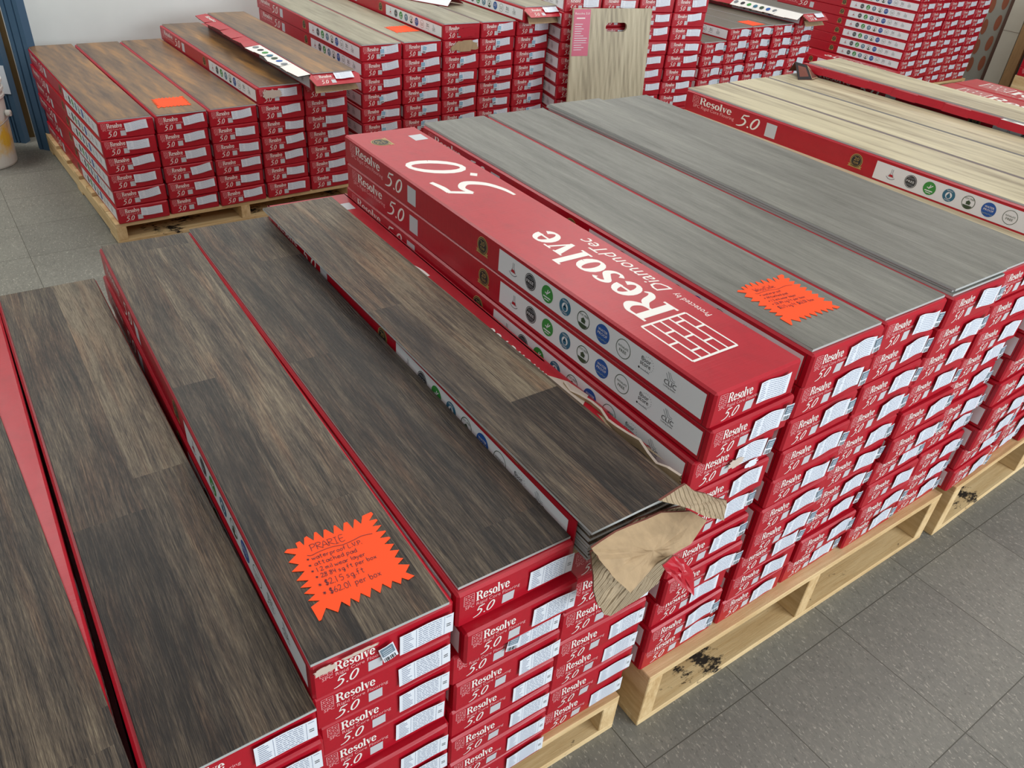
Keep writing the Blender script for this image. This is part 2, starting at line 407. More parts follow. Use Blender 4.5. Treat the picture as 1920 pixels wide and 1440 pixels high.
def front_print(F):
    F.put(ICON, PINK, .010, .0405, .0195, .0185)
    F.put(RES, WHITE, .028, .0415, .053/RESW, .0165)
    F.text('SPC Rigid Core Flooring', PINK, .012, .0325, .0088, .086)
    F.put(FIFTY, WHITE, .027, .010, .033/FIFW, .0185)
    F.rect(.071, .010, .090, .029, QR, 1)
def top_print(F):
    F.put(ICON, WHITE, .078, .062, .145, .098)
    F.put(RES, WHITE, .20, .066, .36/RESW, .078)
    F.text('Protected by', WHITE, .165, .026, .018, .085); F.text('DiamondTec', WHITE, .262, .022, .042, .235, shear=.3)
    F.put(FIFTY, WHITE, .745, .035, .265/FIFW, .118)
    badge(F, 1.145, .134, .024)
    F.rect(1.125, .015, 1.165, .05, QR, 1)

def carton(name, seed, top=True, H=BH, dent=1.0):
    rnd = random.Random(seed)
    mb = MB(); nx, ny, nz = 6, 8, 3
    W, L = BW, BL
    def grid(fn, nu, nv, m=RED):
        b = len(mb.v)
        for j in range(nv+1):
            for i in range(nu+1): mb.v.append(fn(i/nu, j/nv))
        for j in range(nv):
            for i in range(nu):
                a = b+j*(nu+1)+i; mb.f.append((a, a+1, a+nu+2, a+nu+1)); mb.m.append(mb.mi(m))
    e = .0036                                   # softened edge
    grid(lambda u, v: (e+u*(W-2*e), 0, e+v*(H-2*e)), nx, nz)
    grid(lambda u, v: (W-e-u*(W-2*e), L, e+v*(H-2*e)), nx, nz)
    grid(lambda u, v: (0, L-e-u*(L-2*e), e+v*(H-2*e)), ny, nz)
    grid(lambda u, v: (W, e+u*(L-2*e), e+v*(H-2*e)), ny, nz)
    grid(lambda u, v: (e+u*(W-2*e), e+v*(L-2*e), H), nx, ny)
    grid(lambda u, v: (W-e-u*(W-2*e), e+v*(L-2*e), 0), nx, ny)
    # chamfer strips and corners
    def strip(p, q, n):
        b = len(mb.v)
        for i in range(n+1):
            t = i/n
            mb.v.append(tuple(p[0][k]+(p[1][k]-p[0][k])*t for k in range(3))); mb.v.append(tuple(q[0][k]+(q[1][k]-q[0][k])*t for k in range(3)))
        for i in range(n):
            a = b+2*i; mb.f.append((a, a+2, a+3, a+1)); mb.m.append(mb.mi(RED))
    strip(((e, 0, H-e), (W-e, 0, H-e)), ((e, e, H), (W-e, e, H)), nx)
    strip(((W-e, L, H-e), (e, L, H-e)), ((W-e, L-e, H), (e, L-e, H)), nx)
    strip(((0, L-e, H-e), (0, e, H-e)), ((e, L-e, H), (e, e, H)), ny)
    strip(((W, e, H-e), (W, L-e, H-e)), ((W-e, e, H), (W-e, L-e, H)), ny)
    strip(((e, e, 0), (W-e, e, 0)), ((e, 0, e), (W-e, 0, e)), nx)
    strip(((W-e, L-e, 0), (e, L-e, 0)), ((W-e, L, e), (e, L, e)), nx)
    strip(((e, L-e, 0), (e, e, 0)), ((0, L-e, e), (0, e, e)), ny)
    strip(((W-e, e, 0), (W-e, L-e, 0)), ((W, e, e), (W, L-e, e)), ny)
    for x, y, sx, sy in ((0, 0, 1, 1), (W, 0, -1, 1), (0, L, 1, -1), (W, L, -1, -1)):
        a, b2, c, d = (x, y+sy*e, e), (x+sx*e, y, e), (x+sx*e, y, H-e), (x, y+sy*e, H-e)
        q = [a, b2, c, d] if sx*sy > 0 else [b2, a, d, c]
        mb.poly(q, RED)
        t = (x+sx*e, y+sy*e, H); mb.poly([d, c, t] if sx*sy > 0 else [c, d, t], RED)
        t = (x+sx*e, y+sy*e, 0); mb.poly([b2, a, t] if sx*sy > 0 else [a, b2, t], RED)
    k = H/BH
    FF = Face(mb, lambda u, v, o: (u, -o, v*k)); front_print(FF)
    FB = Face(mb, lambda u, v, o: (W-u, L+o, v*k)); front_print(FB)
    FL = Face(mb, lambda u, v, o: (-o, L-u, v)); side_print(FL, lambda s: L-s, H)
    FR = Face(mb, lambda u, v, o: (W+o, u, v)); side_print(FR, lambda s: L-s, H)
    if top: top_print(Face(mb, lambda u, v, o: (W-v, u, H+o)))
    # flap seams at the front end
    FL.line([(L-.012, .004), (L-.012, H-.004)], .0007, BLACKISH, 1); FR.line([(.012, .004), (.012, H-.004)], .0007, BLACKISH, 1)
    a1, a2, a3, a4 = [rnd.uniform(-1, 1) for _ in range(4)]
    def warp(p):
        f = max(0, 1-p.y/.12); bk = math.sin(PI*min(max(p.z/H, 0), 1))
        ux = p.x/W
        x = p.x
        y = p.y - f*dent*.0035*bk*math.sin(PI*ux)*(.5+.5*a3) - f*dent*.003*(ux-.5)*a4
        z = p.z - (dent*.0012*math.sin(PI*ux)*abs(math.sin(p.y*5+a4)) if p.z > H*.6 else 0)
        return Vector((x, y, z))
    return mb.mesh(name, warp)
CART = [carton('carton', i) for i in range(5)]
BARE = carton('bare_lid_carton', 3, False)
CARTTALL = carton('tall_carton', 11, True, .069)

def label_mesh(seed, w=.074, h=.046, wave=.0, wide=True):
    mb = MB(); rnd = random.Random(seed); n = 18
    ph = rnd.uniform(0, 6)
    cut = rnd.random() < .3
    def P(x, z, o):
        return (x, -o*2.2-.0006-wave*(.5+.5*math.sin(x*95+ph+z*40)), z + wave*1.2*math.sin(x*70+ph))
    b = len(mb.v)
    for j in range(3):
        for i in range(n+1): mb.v.append(P(w*i/n, h*j/2, 0))
    for j in range(2):
        for i in range(n): a = b+j*(n+1)+i; mb.f.append((a, a+1, a+n+2, a+n+1)); mb.m.append(mb.mi(LABEL))
    F = Face(mb, lambda u, v, o: P(u, v, o))
    rows = 9 if h > .034 else 6
    for r in range(rows):
        z = h*(.92-.84*r/(rows-1))
        F.line([(w*.06, z), (w*(.06+rnd.uniform(.1, .2)), z)], .0008, LINK)
        x = w*(.34 if wide else .3); e = w*(.78 if wide else .9)
        while x < e:
            l = rnd.uniform(.003, .009); F.line([(x, z), (min(x+l, e), z)], .0008, LINK); x += l+.0012
    if wide:
        F.line([(w*.3, h*.04), (w*.3, h*.96)], .0004, LINK); F.line([(w*.83, h*.04), (w*.83, h*.96)], .0004, LINK)
        for z in (.52, .42): F.line([(w*.87, h*z), (w*.95, h*z)], .0010, DARK)
        F.line([(w*.86, h*.9), (w*.96, h*.9)], .0007, LINK)
    return mb.mesh('shipping_label')
LAB_A = [label_mesh(i, .076, .037, .0006) for i in range(3)]
LAB_B = [label_mesh(20+i, .070, .038, .0016, False) for i in range(4)]
LAB_D = [label_mesh(40+i, .080, .032, .0008, False) for i in range(3)]
def sticker_mesh(tint):
    mb = MB(); w, h = .020, .030
    mb.poly([(0, -.0008, 0), (w*.5, -.0016, 0), (w*.5, -.0016, h), (0, -.0008, h)], LABEL)
    mb.poly([(w*.5, -.0016, 0), (w, -.0009, 0), (w, -.0009, h), (w*.5, -.0016, h)], LABEL)
    F = Face(mb, lambda u, v, o: (u, -.0017-o, v))
    F.rect(w*.08, h*.42, w*.92, h*.94, tint, 1)
    for i in range(8): F.rect(w*(.1+.1*i), h*.05, w*(.1+.1*i+.03+.02*(i % 3)), h*.3, DARK, 2)
    for i in range(3): F.rect(w*.15, h*(.52+.13*i), w*.8, h*(.55+.13*i), LABEL, 2)
    return mb.mesh('barcode_sticker')
STK_G = sticker_mesh(SLATE); SKY = mat('sticker_sky_blue', (116, 172, 200), .4); STK_B = sticker_mesh(SKY)
def patch_mesh(seed, w, h, m, off=.0012):
    rnd = random.Random(seed); mb = MB()
    pts = []
    n = 30
    for i in range(n):
        a = 2*PI*i/n; r = rnd.uniform(.62, 1.05)
        pts.append((w/2*max(-1, min(1, r*1.25*math.cos(a))), -off, h/2*max(-1, min(1, r*1.25*math.sin(a)))))
    mb.poly(pts, m); return mb.mesh('torn_patch')

# ------------------------------------------------------------------ a box on the pile
ORD = ['top', 'second', 'third', 'fourth', 'fifth', 'sixth', 'seventh', 'eighth', 'ninth', 'tenth', 'eleventh', 'twelfth', 'thirteenth', 'fourteenth']
proto = {}
def flooring_box(loc, rz, label, group, style, tall=False, rnd=random, flip=False, parts=True, bare=False):
    t = empty('flooring_box', loc, rz); tag(t, label, 'box', group)
    me = BARE if bare else CARTTALL if tall else rnd.choice(CART)
    key = me.name
    if key in proto: c = proto[key].copy(); C.objects.link(c)
    else: c = proto[key] = link('carton', me)
    c.parent = t
    c.location = (0, 0, 0)
    if flip: c.location = (BW, BL, 0); c.rotation_euler.z = PI
    if not parts: return t
    lab = rnd.choice({'A': LAB_A, 'B': LAB_B, 'D': LAB_D}[style])
    k2 = lab.name
    if k2 in proto: l = proto[k2].copy(); C.objects.link(l)
    else: l = proto[k2] = link('shipping_label', lab)
    l.parent = t
    if style == 'A': l.location = (.1125+rnd.uniform(-.004, .001), -.0034, .015+rnd.uniform(-.003, .004)); l.rotation_euler.y = R(rnd.uniform(-1.5, 1.5))
    elif style == 'B': l.location = (.094+rnd.uniform(-.006, .006), -.0034, .019+rnd.uniform(-.003, .004)); l.rotation_euler.y = R(rnd.uniform(-5, 3))
    else: l.location = (.092+rnd.uniform(-.008, .012), -.0034, .026+rnd.uniform(-.006, .001)); l.rotation_euler.y = R(rnd.uniform(-7, 2))
    st = None
    if style == 'B': st = STK_G; sx, sz = .166+rnd.uniform(-.004, .002), .016+rnd.uniform(0, .012)
    elif style == 'E': st = None
    elif style == 'D' and group and 'greige' in group: st = STK_B; sx, sz = .087+rnd.uniform(-.004, .004), .016+rnd.uniform(-.003, .008)
    if st and rnd.random() < .9:
        k3 = st.name
        if k3 in proto: s = proto[k3].copy(); C.objects.link(s)
        else: s = proto[k3] = link('barcode_sticker', st)
        s.parent = t; s.location = (sx, -.0046, sz); s.rotation_euler.y = R(rnd.uniform(-12, 12))
    return t

def pallet(x, y, rz, H, label, wid=1.04, dep=1.24, cut=None):
    t = empty('shipping_pallet', (x, y, 0), rz); tag(t, label, 'pallet', None)
    tb = .016; sh = H-2*tb
    for i in range(3):
        xx = (0, wid/2-.019, wid-.038)[i]
        mb = MB(); mb.box(0, 0, 0, .038, dep, sh, W_PINE); me = bevel(mb.mesh('stringer'), .0015, 1); link('stringer', me, t, (xx, 0, tb))
    ys = [0]+[ .145+i*(dep-.145-.14-.09)/4 for i in range(5)]+[dep-.14]
    for i, yy in enumerate(ys):
        d = .14 if i in (0, 6) else .09
        mb = MB(); mb.box(0, 0, 0, wid, d, tb, W_PINE)
        # grain runs along the board: turn it so its own y axis is the long one
        mb.v = [(d-b, a, c) for a, b, c in mb.v]
        me = bevel(mb.mesh('deck_board'), .0015, 1); o = link('deck_board', me, t, (0, yy+d, H-tb)); o.rotation_euler.z = -PI/2
    for i, yy in enumerate((0, dep/2-.045, dep-.09)):
        d = .13 if i == 0 else .09
        mb = MB(); mb.box(0, 0, 0, wid, d, tb, W_STAIN); mb.v = [(d-b, a, c) for a, b, c in mb.v]
        me = bevel(mb.mesh('bottom_board'), .0015, 1); o = link('bottom_board', me, t, (0, yy+d, 0)); o.rotation_euler.z = -PI/2
    return t

PW, PL, PT = .183, 1.22, .0052
def plank_mesh(m, w=PW, L=PL, t=PT):
    mb = MB(); e = .0009
    mb.box(0, 0, 0, w, L, t-.0008, EDGE)
    # wear layer with tiny painted bevel, and the click tongue on one long edge
    b = len(mb.v)
    mb.v += [(0, 0, t-.0008), (w, 0, t-.0008), (w, L, t-.0008), (0, L, t-.0008), (e, e, t), (w-e, e, t), (w-e, L-e, t), (e, L-e, t)]
    for f in ((4, 5, 6, 7), (0, 1, 5, 4), (1, 2, 6, 5), (2, 3, 7, 6), (3, 0, 4, 7)):
        mb.f.append(tuple(b+i for i in f)); mb.m.append(mb.mi(m))
    return mb.mesh('vinyl_plank')
PM = {}
def plank(m, loc, rz, label, group=None, tiltx=0, tilty=0):
    if m.name not in PM: PM[m.name] = plank_mesh(m)
    o = link('vinyl_plank', PM[m.name], None, loc); o.rotation_euler = (tiltx, tilty, rz)
    tag(o, label, 'plank', group); return o

HIDDEN = []; KEY = {}
HID = {'dark brown pallet4': (0, 1, 2, 4), 'dark brown pallet3': (0, 1, 2, 3, 4), 'dark brown pallet2': (0, 1), 'pale oak pallet0': (8,), 'pale oak pallet1': (3, 4, 5, 6, 7, 8), 'pale oak pallet2': (1, 2, 3, 4, 5, 6, 7, 8, 9), 'pale oak pallet3': (0, 1, 2, 3, 4, 5, 6, 7, 8, 9), 'pale oak pallet4': (0, 1, 2, 3, 4, 5, 6, 7, 8), 'greige pallet0': (0,), 'greige pallet1': (0, 1), 'greige pallet2': (0, 1), 'greige pallet3': (0, 1), 'greige pallet4': (0, 1), 'sample board pile0': (0, 1), 'sample board pile1': (0, 1, 2, 3, 4, 5, 6, 7), 'sample board pile2': (0, 1, 2), 'sample board pile3': (0, 1), 'taupe pallet0': (0, 1, 2), 'taupe pallet1': (0, 1, 2), 'taupe pallet2': (0, 1, 2), 'taupe pallet3': (0, 1, 2), 'taupe pallet4': (0, 1, 2), 'oval sheet pile0': (0,), 'oval sheet pile3': (9,), 'oval sheet pile4': (9,), 'low pallet0': (0,), 'low pallet1': (0, 1), 'bare lidded pallet0': (0, 1, 2, 3, 4, 5, 6, 7), 'bare lidded pallet1': (0, 1, 2, 3, 4, 5, 6, 7), 'wall side pile0': (2, 3, 4, 5, 6, 7)}
class Stack:
    def __init__(s, x, y, r, base, name, ref, style, group, seed=1, jit=.004):
        s.x, s.y, s.r, s.base, s.name, s.ref, s.style, s.group = x, y, R(r), base, name, ref, style, group
        s.rnd = random.Random(seed); s.jit = jit
    def w(s, lx, ly, z=0):
        c, n = math.cos(s.r), math.sin(s.r); return (s.x+lx*c-ly*n, s.y+lx*n+ly*c, z)
    def col(s, lx, n, idx, ly=0, h=BH, dr=0, tall=False, bare=False, skip=0, fix={}, off={}):
        out = []; hid = HID.get(s.name+str(idx), ())
        for k in range(n):
            jx = s.rnd.uniform(-1, 1)*s.jit; jy = s.rnd.uniform(-1, 1)*s.jit*1.6; jr = R(s.rnd.uniform(-.25, .25))
            if k == n-1: jx = jy = jr = 0
            d = n-1-k
            ox, oy = off.get(d, (0, 0)); jx += ox; jy += oy
            if k in hid:
                HIDDEN.append((s.w(lx+jx, ly+jy, s.base+k*h), s.r+dr+jr)); continue
            nth = 'top' if d == 0 else ORD[d]+'-from-top'
            lab = f"{nth} red box, {ORD[idx] if idx else 'first'} column from {s.ref}, {s.name}"
            lab = fix.get(d, lab)
            b_ = flooring_box(s.w(lx+jx, ly+jy, s.base+k*h), s.r+dr+jr, lab, s.group, s.style, tall, s.rnd, bare=bare and d == 0); out.append(b_)
            KEY[b_.name] = (s.name+str(idx), k)
        return out

# ------------------------------------------------------------------ room shell
def floor_material():
    m = mat('speckled_vinyl_tile', (118, 118, 112), .38, .3); t = NT(m)
    tc = t.n('ShaderNodeTexCoord').outputs['Object']
    mp = t.n('ShaderNodeMapping'); t.l(tc, mp.inputs[0])
    mp.inputs['Scale'].default_value = (1/.3048, 1/.3048, 1)
    v = mp.outputs[0]
    sep = t.n('ShaderNodeSeparateXYZ'); t.l(v, sep.inputs[0])
    fx = t.math('FRACT', sep.outputs[0]); fy = t.math('FRACT', sep.outputs[1])
    ex = t.math('MINIMUM', fx, t.math('SUBTRACT', 1, fx)); ey = t.math('MINIMUM', fy, t.math('SUBTRACT', 1, fy))
    seam = t.math('LESS_THAN', t.math('MINIMUM', ex, ey), .0034)
    fl = t.n('ShaderNodeVectorMath', operation='FLOOR'); t.l(v, fl.inputs[0])
    wn = t.n('ShaderNodeTexWhiteNoise', noise_dimensions='2D'); t.l(fl.outputs[0], wn.inputs['Vector'])
    so = t.n('ShaderNodeVectorMath', operation='SCALE'); t.l(wn.outputs['Color'], so.inputs[0]); so.inputs['Scale'].default_value = 40
    ad = t.n('ShaderNodeVectorMath', operation='ADD'); t.l(tc, ad.inputs[0]); t.l(so.outputs[0], ad.inputs[1])
    mr = t.n('ShaderNodeMapping'); t.l(ad.outputs[0], mr.inputs[0]); mr.inputs['Rotation'].default_value = (0, 0, R(8))
    a = t.noise(t.vec(mr.outputs[0], (112, 50, 1)), 1, 3, .55, .5)
    b = t.noise(t.vec(mr.outputs[0], (190, 80, 1)), 1.3, 2, .5, .6)
    soft = t.noise(t.vec(ad.outputs[0], (9, 9, 1)), 1, 3, .5)
    base = t.ramp(t.math('ADD', t.math('MULTIPLY', soft, .5), t.math('MULTIPLY', wn.outputs['Value'], .35)), [(.2, (118, 117, 110)), (.7, (133, 132, 123))])
    base = t.mix('MIX', t.ramp(a, [(.57, (0, 0, 0)), (.63, (130, 130, 130))]), base, lin((164, 160, 148)))
    base = t.mix('MIX', t.ramp(a, [(.35, (140, 140, 140)), (.41, (0, 0, 0))]), base, lin((92, 91, 84)))
    base = t.mix('MIX', t.ramp(b, [(.63, (0, 0, 0)), (.67, (170, 170, 170))]), base, lin((206, 200, 186)))
    base = t.mix('MIX', t.ramp(b, [(.31, (170, 170, 170)), (.35, (0, 0, 0))]), base, lin((66, 66, 62)))
    base = t.mix('MIX', seam, base, lin((84, 82, 74)))
    t.l(base, t.b.inputs['Base Color'])
    rr = t.ramp(soft, [(.3, (176, 176, 176)), (.7, (200, 200, 200))]); t.l(rr, t.b.inputs['Roughness'])
    t.bump(t.math('ADD', t.math('MULTIPLY', seam, -1), t.math('MULTIPLY', soft, .3)), .25, .001)
    return m
mb = MB(); mb.box(-4, -7, -.05, 10, 6, 0, floor_material())
me = mb.mesh('floor'); fo = link('floor', me)
rt = R(4.2442)
me.transform(Matrix.Rotation(-rt, 4, 'Z') @ Matrix.Translation((-1.1128, .4408, 0)))
fo.rotation_euler.z = rt; fo.location = (1.1128, -.4408, 0)
fo['kind'] = 'structure'

def plaster(name, rgb, sc=3):
    m = mat(name, rgb, .7, .3); t = NT(m); tc = t.n('ShaderNodeTexCoord').outputs['Object']
    n = t.noise(t.vec(tc, (sc, sc, sc)), 1, 4, .6)
    t.l(t.ramp(n, [(.3, tuple(c*.965 for c in rgb)), (.7, rgb)]), t.b.inputs['Base Color']); t.bump(t.noise(t.vec(tc, (60, 60, 60)), 1, 2), .1, .001)
    return m
WALLM = plaster('white_painted_wall', (232, 238, 234))
mb = MB(); mb.box(-1.6, 0, 0, 9.2, .12, 3.1, WALLM); o = link('wall_back', mb.mesh('wall_back'), None, (0, 3.70, 0), R(4.2)); o['kind'] = 'structure'
CONC = plaster('grey_concrete_wall', (148, 145, 134), 2)
mb = MB(); mb.box(0, 0, 0, .12, 6.2, 3.1, CONC); o = link('wall_right', mb.mesh('wall_right'), None, (7.62, -1.9, 0), R(2.2)); o['kind'] = 'structure'
TRIM = mat('brown_stained_trim', (96, 70, 58), .7)
# printed sheet with oval footprints of orange brick colour hung on the far wall
OVAL = plaster('orange_oval_print', (146, 86, 62), 25); SHEET = plaster('grey_printed_sheet', (150, 147, 136), 5)
mb = MB(); mb.box(0, 0, 0, .008, .75, 2.4, SHEET)
F = Face(mb, lambda u, v, o: (-.0006-o*3, 1.25-u, v))
rr = random.Random(3)
for i in range(8):
    for j in range(13):
        F.put([[(.025*math.cos(2*PI*k/18), .062*math.sin(2*PI*k/18)) for k in range(18)]], OVAL, 1.25-(.05+i*.096+rr.uniform(-.004, .004)), .127+j*.160-(i % 2)*.04+rr.uniform(-.01, .01), 1, 1, 1, rr.uniform(-.1, .1))
o = link('printed_sheet', mb.mesh('printed_sheet'), None, (7.40, 3.01, 0), R(2.2)); tag(o, 'grey sheet printed with orange brown ovals hanging on the far side wall', 'sheet')
mb = MB(); mb.box(0, 0, 0, .03, .055, 2.3, TRIM); o = link('timber_board', bevel(mb.mesh('timber_board'), .003), None, (7.385, 2.955, 0), R(2.2)); tag(o, 'dark brown upright timber board beside the printed oval sheet', 'board')
GB = plaster('greige_panel_face', (186, 180, 164), 4); TAN = kraft('tan_board_face', (176, 140, 98))
mb = MB(); mb.box(0, 0, 0, .035, .135, 2.3, GB); mb.box(-.003, 0, .42, 0, .135, .425, TRIM); o = link('upright_panel', bevel(mb.mesh('upright_panel'), .002), None, (7.35, 2.825, 0), R(2.2)); tag(o, 'pale greige upright panel leaning between brown timber and tan cardboard', 'panel')
mb = MB(); mb.box(0, 0, 0, .03, .085, 2.3, TAN); o = link('cardboard_sheet', bevel(mb.mesh('cardboard_sheet'), .002), None, (7.355, 2.735, 0), R(2.2)); tag(o, 'tan upright cardboard sheet beside the pale greige panel', 'cardboard')

# blue shutters, cardboard sheet and bucket in the corner
SHUT = mat('slate_blue_paint', (62, 92, 118), .45); 
def shutter(loc, rz, wd, lab, card=False):
    t = empty('window_shutter', loc, rz); tag(t, lab, 'shutter', None)
    mb = MB(); H = 2.1
    prof = [(0, .045)]
    n = 3
    x = 0
    prof += [(0, .012), (.012, .012), (.014, 0), (.03, 0), (.032, .008), (.036, .008), (.038, 0), (wd-.03, 0), (wd-.028, .006), (wd-.024, .006), (wd-.022, 0), (wd, 0), (wd, .045)]
    for a, b in zip(prof, prof[1:]+prof[:1]): mb.poly([(a[0], a[1], 0), (b[0], b[1], 0), (b[0], b[1], H), (a[0], a[1], H)], SHUT)
    mb.poly([(p[0], p[1], H) for p in prof], SHUT)
    link('shutter_panel', mb.mesh('shutter_panel'), t)
    if card:
        m2 = MB(); m2.box(.004, -.004, .24, wd-.004, -.001, .37, LABEL); link('paper_tag', m2.mesh('paper_tag'), t)
shutter((.128, 3.475, 0), R(-44), .10, 'slate blue shutter standing on end beside the honey brown pallet')
shutter((.022, 3.61, 0), R(-30), .075, 'dark blue shutter with white paper tag behind the white bucket', True)
PLY = kraft('olive_brown_board', (120, 98, 62))
mb = MB(); mb.box(-.9, 0, 0, .135, .012, 1.9, PLY); o = link('plywood_sheet', mb.mesh('plywood_sheet'), None, (0, 3.655, 0), R(4.2)); tag(o, 'olive brown board leaning on the wall behind the blue shutters', 'board')
def bucket():
    t = empty('plastic_bucket', (-.095, 3.34, 0)); tag(t, 'white plastic bucket with yellow paint stain and wire handle', 'bucket')
    m = mat('white_bucket_plastic', (222, 222, 214), .4); n = NT(m); tc = n.n('ShaderNodeTexCoord').outputs['Object']
    g = n.n('ShaderNodeVectorMath', operation='DISTANCE'); n.l(tc, g.inputs[0]); g.inputs[1].default_value = (.11, -.08, .13)
    d = n.math('ADD', g.outputs['Value'], n.math('MULTIPLY', n.noise(n.vec(tc, (25, 25, 25)), 1, 4, .6), .12))
    n.l(n.ramp(d, [(.09, (230, 186, 62)), (.15, (222, 222, 214))]), n.b.inputs['Base Color'])
    mb = MB(); pr = [(0, .002), (.128, .002), (.131, .01), (.146, .30), (.152, .302), (.152, .312), (.147, .314), (.148, .33), (.155, .332), (.155, .342), (.149, .344), (.150, .362), (.157, .364), (.157, .376), (.146, .376), (.126, .02), (0, .018)]
    N = 40
    for (r0, z0), (r1, z1) in zip(pr, pr[1:]):
        for i in range(N):
            a, b = 2*PI*i/N, 2*PI*(i+1)/N
            mb.poly([(r0*math.cos(a), r0*math.sin(a), z0), (r0*math.cos(b), r0*math.sin(b), z0), (r1*math.cos(b), r1*math.sin(b), z1), (r1*math.cos(a), r1*math.sin(a), z1)], m)
    me = mb.mesh('bucket_body'); import bmesh
    bm = bmesh.new(); bm.from_mesh(me); bmesh.ops.remove_doubles(bm, verts=bm.verts, dist=1e-5); bm.to_mesh(me); bm.free()
    for p in me.polygons: p.use_smooth = False
    link('bucket_body', me, t)
    a0 = R(-22)
    mb = MB(); c = (.150*math.cos(a0), .150*math.sin(a0), .235)
    for i in range(16):
        a, b = 2*PI*i/16, 2*PI*(i+1)/16
        def pt(r, ang, q): return (c[0]+q*math.cos(a0)-math.sin(a0)*r*math.cos(ang), c[1]+q*math.sin(a0)+math.cos(a0)*r*math.cos(ang), c[2]+r*math.sin(ang))
        mb.poly([pt(.014, a, .0), pt(.014, b, .0), pt(.014, b, .018), pt(.014, a, .018)], m)
        mb.poly([pt(.014, a, .018), pt(.014, b, .018), pt(.006, b, .02), pt(.006, a, .02)], m)
    link('handle_lug', mb.mesh('handle_lug'), t)
    cu = bpy.data.curves.new('wire_handle', 'CURVE'); cu.dimensions = '3D'; cu.bevel_depth = .0017
    sp = cu.splines.new('POLY'); P = []
    for i in range(21):
        s = i/20; ang = a0-PI*s; rr_ = .166+.012*math.sin(PI*s)
        P.append((rr_*math.cos(ang), rr_*math.sin(ang), .235-.06*math.sin(PI*s)))
    sp.points.add(20)
    for p, q in zip(sp.points, P): p.co = (*q, 1)
    cu.materials.append(STEEL); o = bpy.data.objects.new('w', cu); C.objects.link(o)
    me = bpy.data.meshes.new_from_object(o.evaluated_get(bpy.context.evaluated_depsgraph_get())); bpy.data.objects.remove(o); link('wire_handle', me, t)
bucket()

# ------------------------------------------------------------------ the pallets of boxes
A = Stack(.2292, -.3961, 3.015, .104, 'dark brown pallet', 'the grey pallet', 'A', 'boxes on the dark brown pallet', 1)
B = Stack(1.0533, -.3522, 3.7512, .157, 'grey pallet', 'the dark brown pallet', 'B', 'boxes on the grey plank pallet', 2, .005)
CC = Stack(2.027, -.299, 5.533, .170, 'pale oak pallet', 'the grey pallet', 'B', 'boxes on the pale oak plank pallet', 3, .006)
D = Stack(.3277, 2.2166, 6.0119, .0868, 'honey brown pallet', 'the blue shutters', 'D', 'boxes on the honey brown plank pallet', 4, .003)
EE = Stack(1.385, 2.327, 4.046, .149, 'greige pallet', 'the honey brown pallet', 'D', 'boxes on the greige plank pallet', 5, .004)
FF_ = Stack(2.357, 2.267, -8.366, .139, 'sample board pile', 'the greige pallet', 'D', 'boxes on the tall pallet behind the sample board', 6, .004)
G = Stack(3.483, 2.477, 5.12, .110, 'taupe pallet', 'the sample board', 'B', 'boxes on the taupe plank pallet', 7, .004)
H = Stack(5.721, 2.716, 3.931, .109, 'oval sheet pile', 'its logo side', 'D', 'boxes on the tall pallet beside the oval sheet', 8, .003)
J = Stack(5.19, 2.46, 4.0, .110, 'low pallet', 'the taupe pallet', 'D', 'boxes on the low pallet', 9, .003)
I = Stack(3.41, -.235, 4.6, .135, 'bare lidded pallet', 'the pale oak', 'B', 'boxes on the bare lidded pallet', 10, .003)

wa = A.w(-.43, .0); pallet(wa[0], wa[1]-.0, A.r, .104, 'pine pallet under the boxes topped with dark brown planks', 1.005)
wb = B.w(-.208, -.022); pallet(wb[0], wb[1], B.r, .157, 'black stained pine pallet under the boxes topped with grey planks', 1.005)
wc = CC.w(-.145, -.02); pallet(wc[0], wc[1], CC.r, .170, 'pine pallet under the pale oak topped boxes beside the grey ones', .95)
wd = D.w(-.02, .0); pallet(wd[0], wd[1], D.r, .0868, 'low pine pallet under the honey brown planks beside the blue shutters', 1.03)
we = EE.w(-.02, .01); pallet(we[0], we[1], EE.r, .149, 'pine pallet under the greige topped boxes', .99)
wf = FF_.w(-.01, .01); pallet(wf[0], wf[1], FF_.r, .139, 'pine pallet under the tall stack behind the sample board', .83)
wg = G.w(-.02, .01); pallet(wg[0], wg[1], G.r, .110, 'pine pallet under the boxes topped with dark taupe planks', 1.02)
wh = H.w(-.02, -.01); pallet(wh[0], wh[1], H.r, .109, 'pine pallet under the tall stack with the logo panelled side', 1.04)
wj = J.w(-.42, .01); pallet(wj[0], wj[1], J.r, .110, 'pine pallet under the low stack before the printed oval sheet', .85)
wi = I.w(-.02, -.01); pallet(wi[0], wi[1], I.r, .135, 'pine pallet under the bare lidded boxes past the pale oak', .45)

# A: front pallet with dark brown planks
A.col(-.402, 7, 4, -.008, bare=True)
A.col(-.199, 7, 3, -.018, dr=R(.5))
A.col(-.0065, 8, 2, -.008, dr=R(-.5), fix={0: 'red box with torn top edge under the brown plank holding the PRARIE tag'})
a3 = A.col(.193, 8, 1, -.004, off={1: (.005, -.018)})
a4 = A.col(.392, 7, 0, .006, h=.069, tall=True)
g = 'single brown planks lying on box lids'
plank(W_BROWN, (-.156, -.432, .5597), R(6.4), 'brown rustic plank on the outermost low column, turned askew')
plank(W_BROWN, (.0395, -.4285, .5597), R(3.6), 'brown rustic plank one step lower beside the column with the PRARIE tag')
plank(W_BROWN, (.2245, -.4035, .6247), R(2.35), 'brown rustic plank carrying the orange PRARIE price tag')
plank(W_BROWN, (*A.w(.1990, .0045)[:2], .6247), A.r, 'brown rustic plank between the PRARIE tag plank and the torn open box')
o = plank(W_BROWN, (.6143, -.4095, .6640), R(4.01), 'brown rustic plank lying askew on top of the torn open box'); o.scale.x = .95

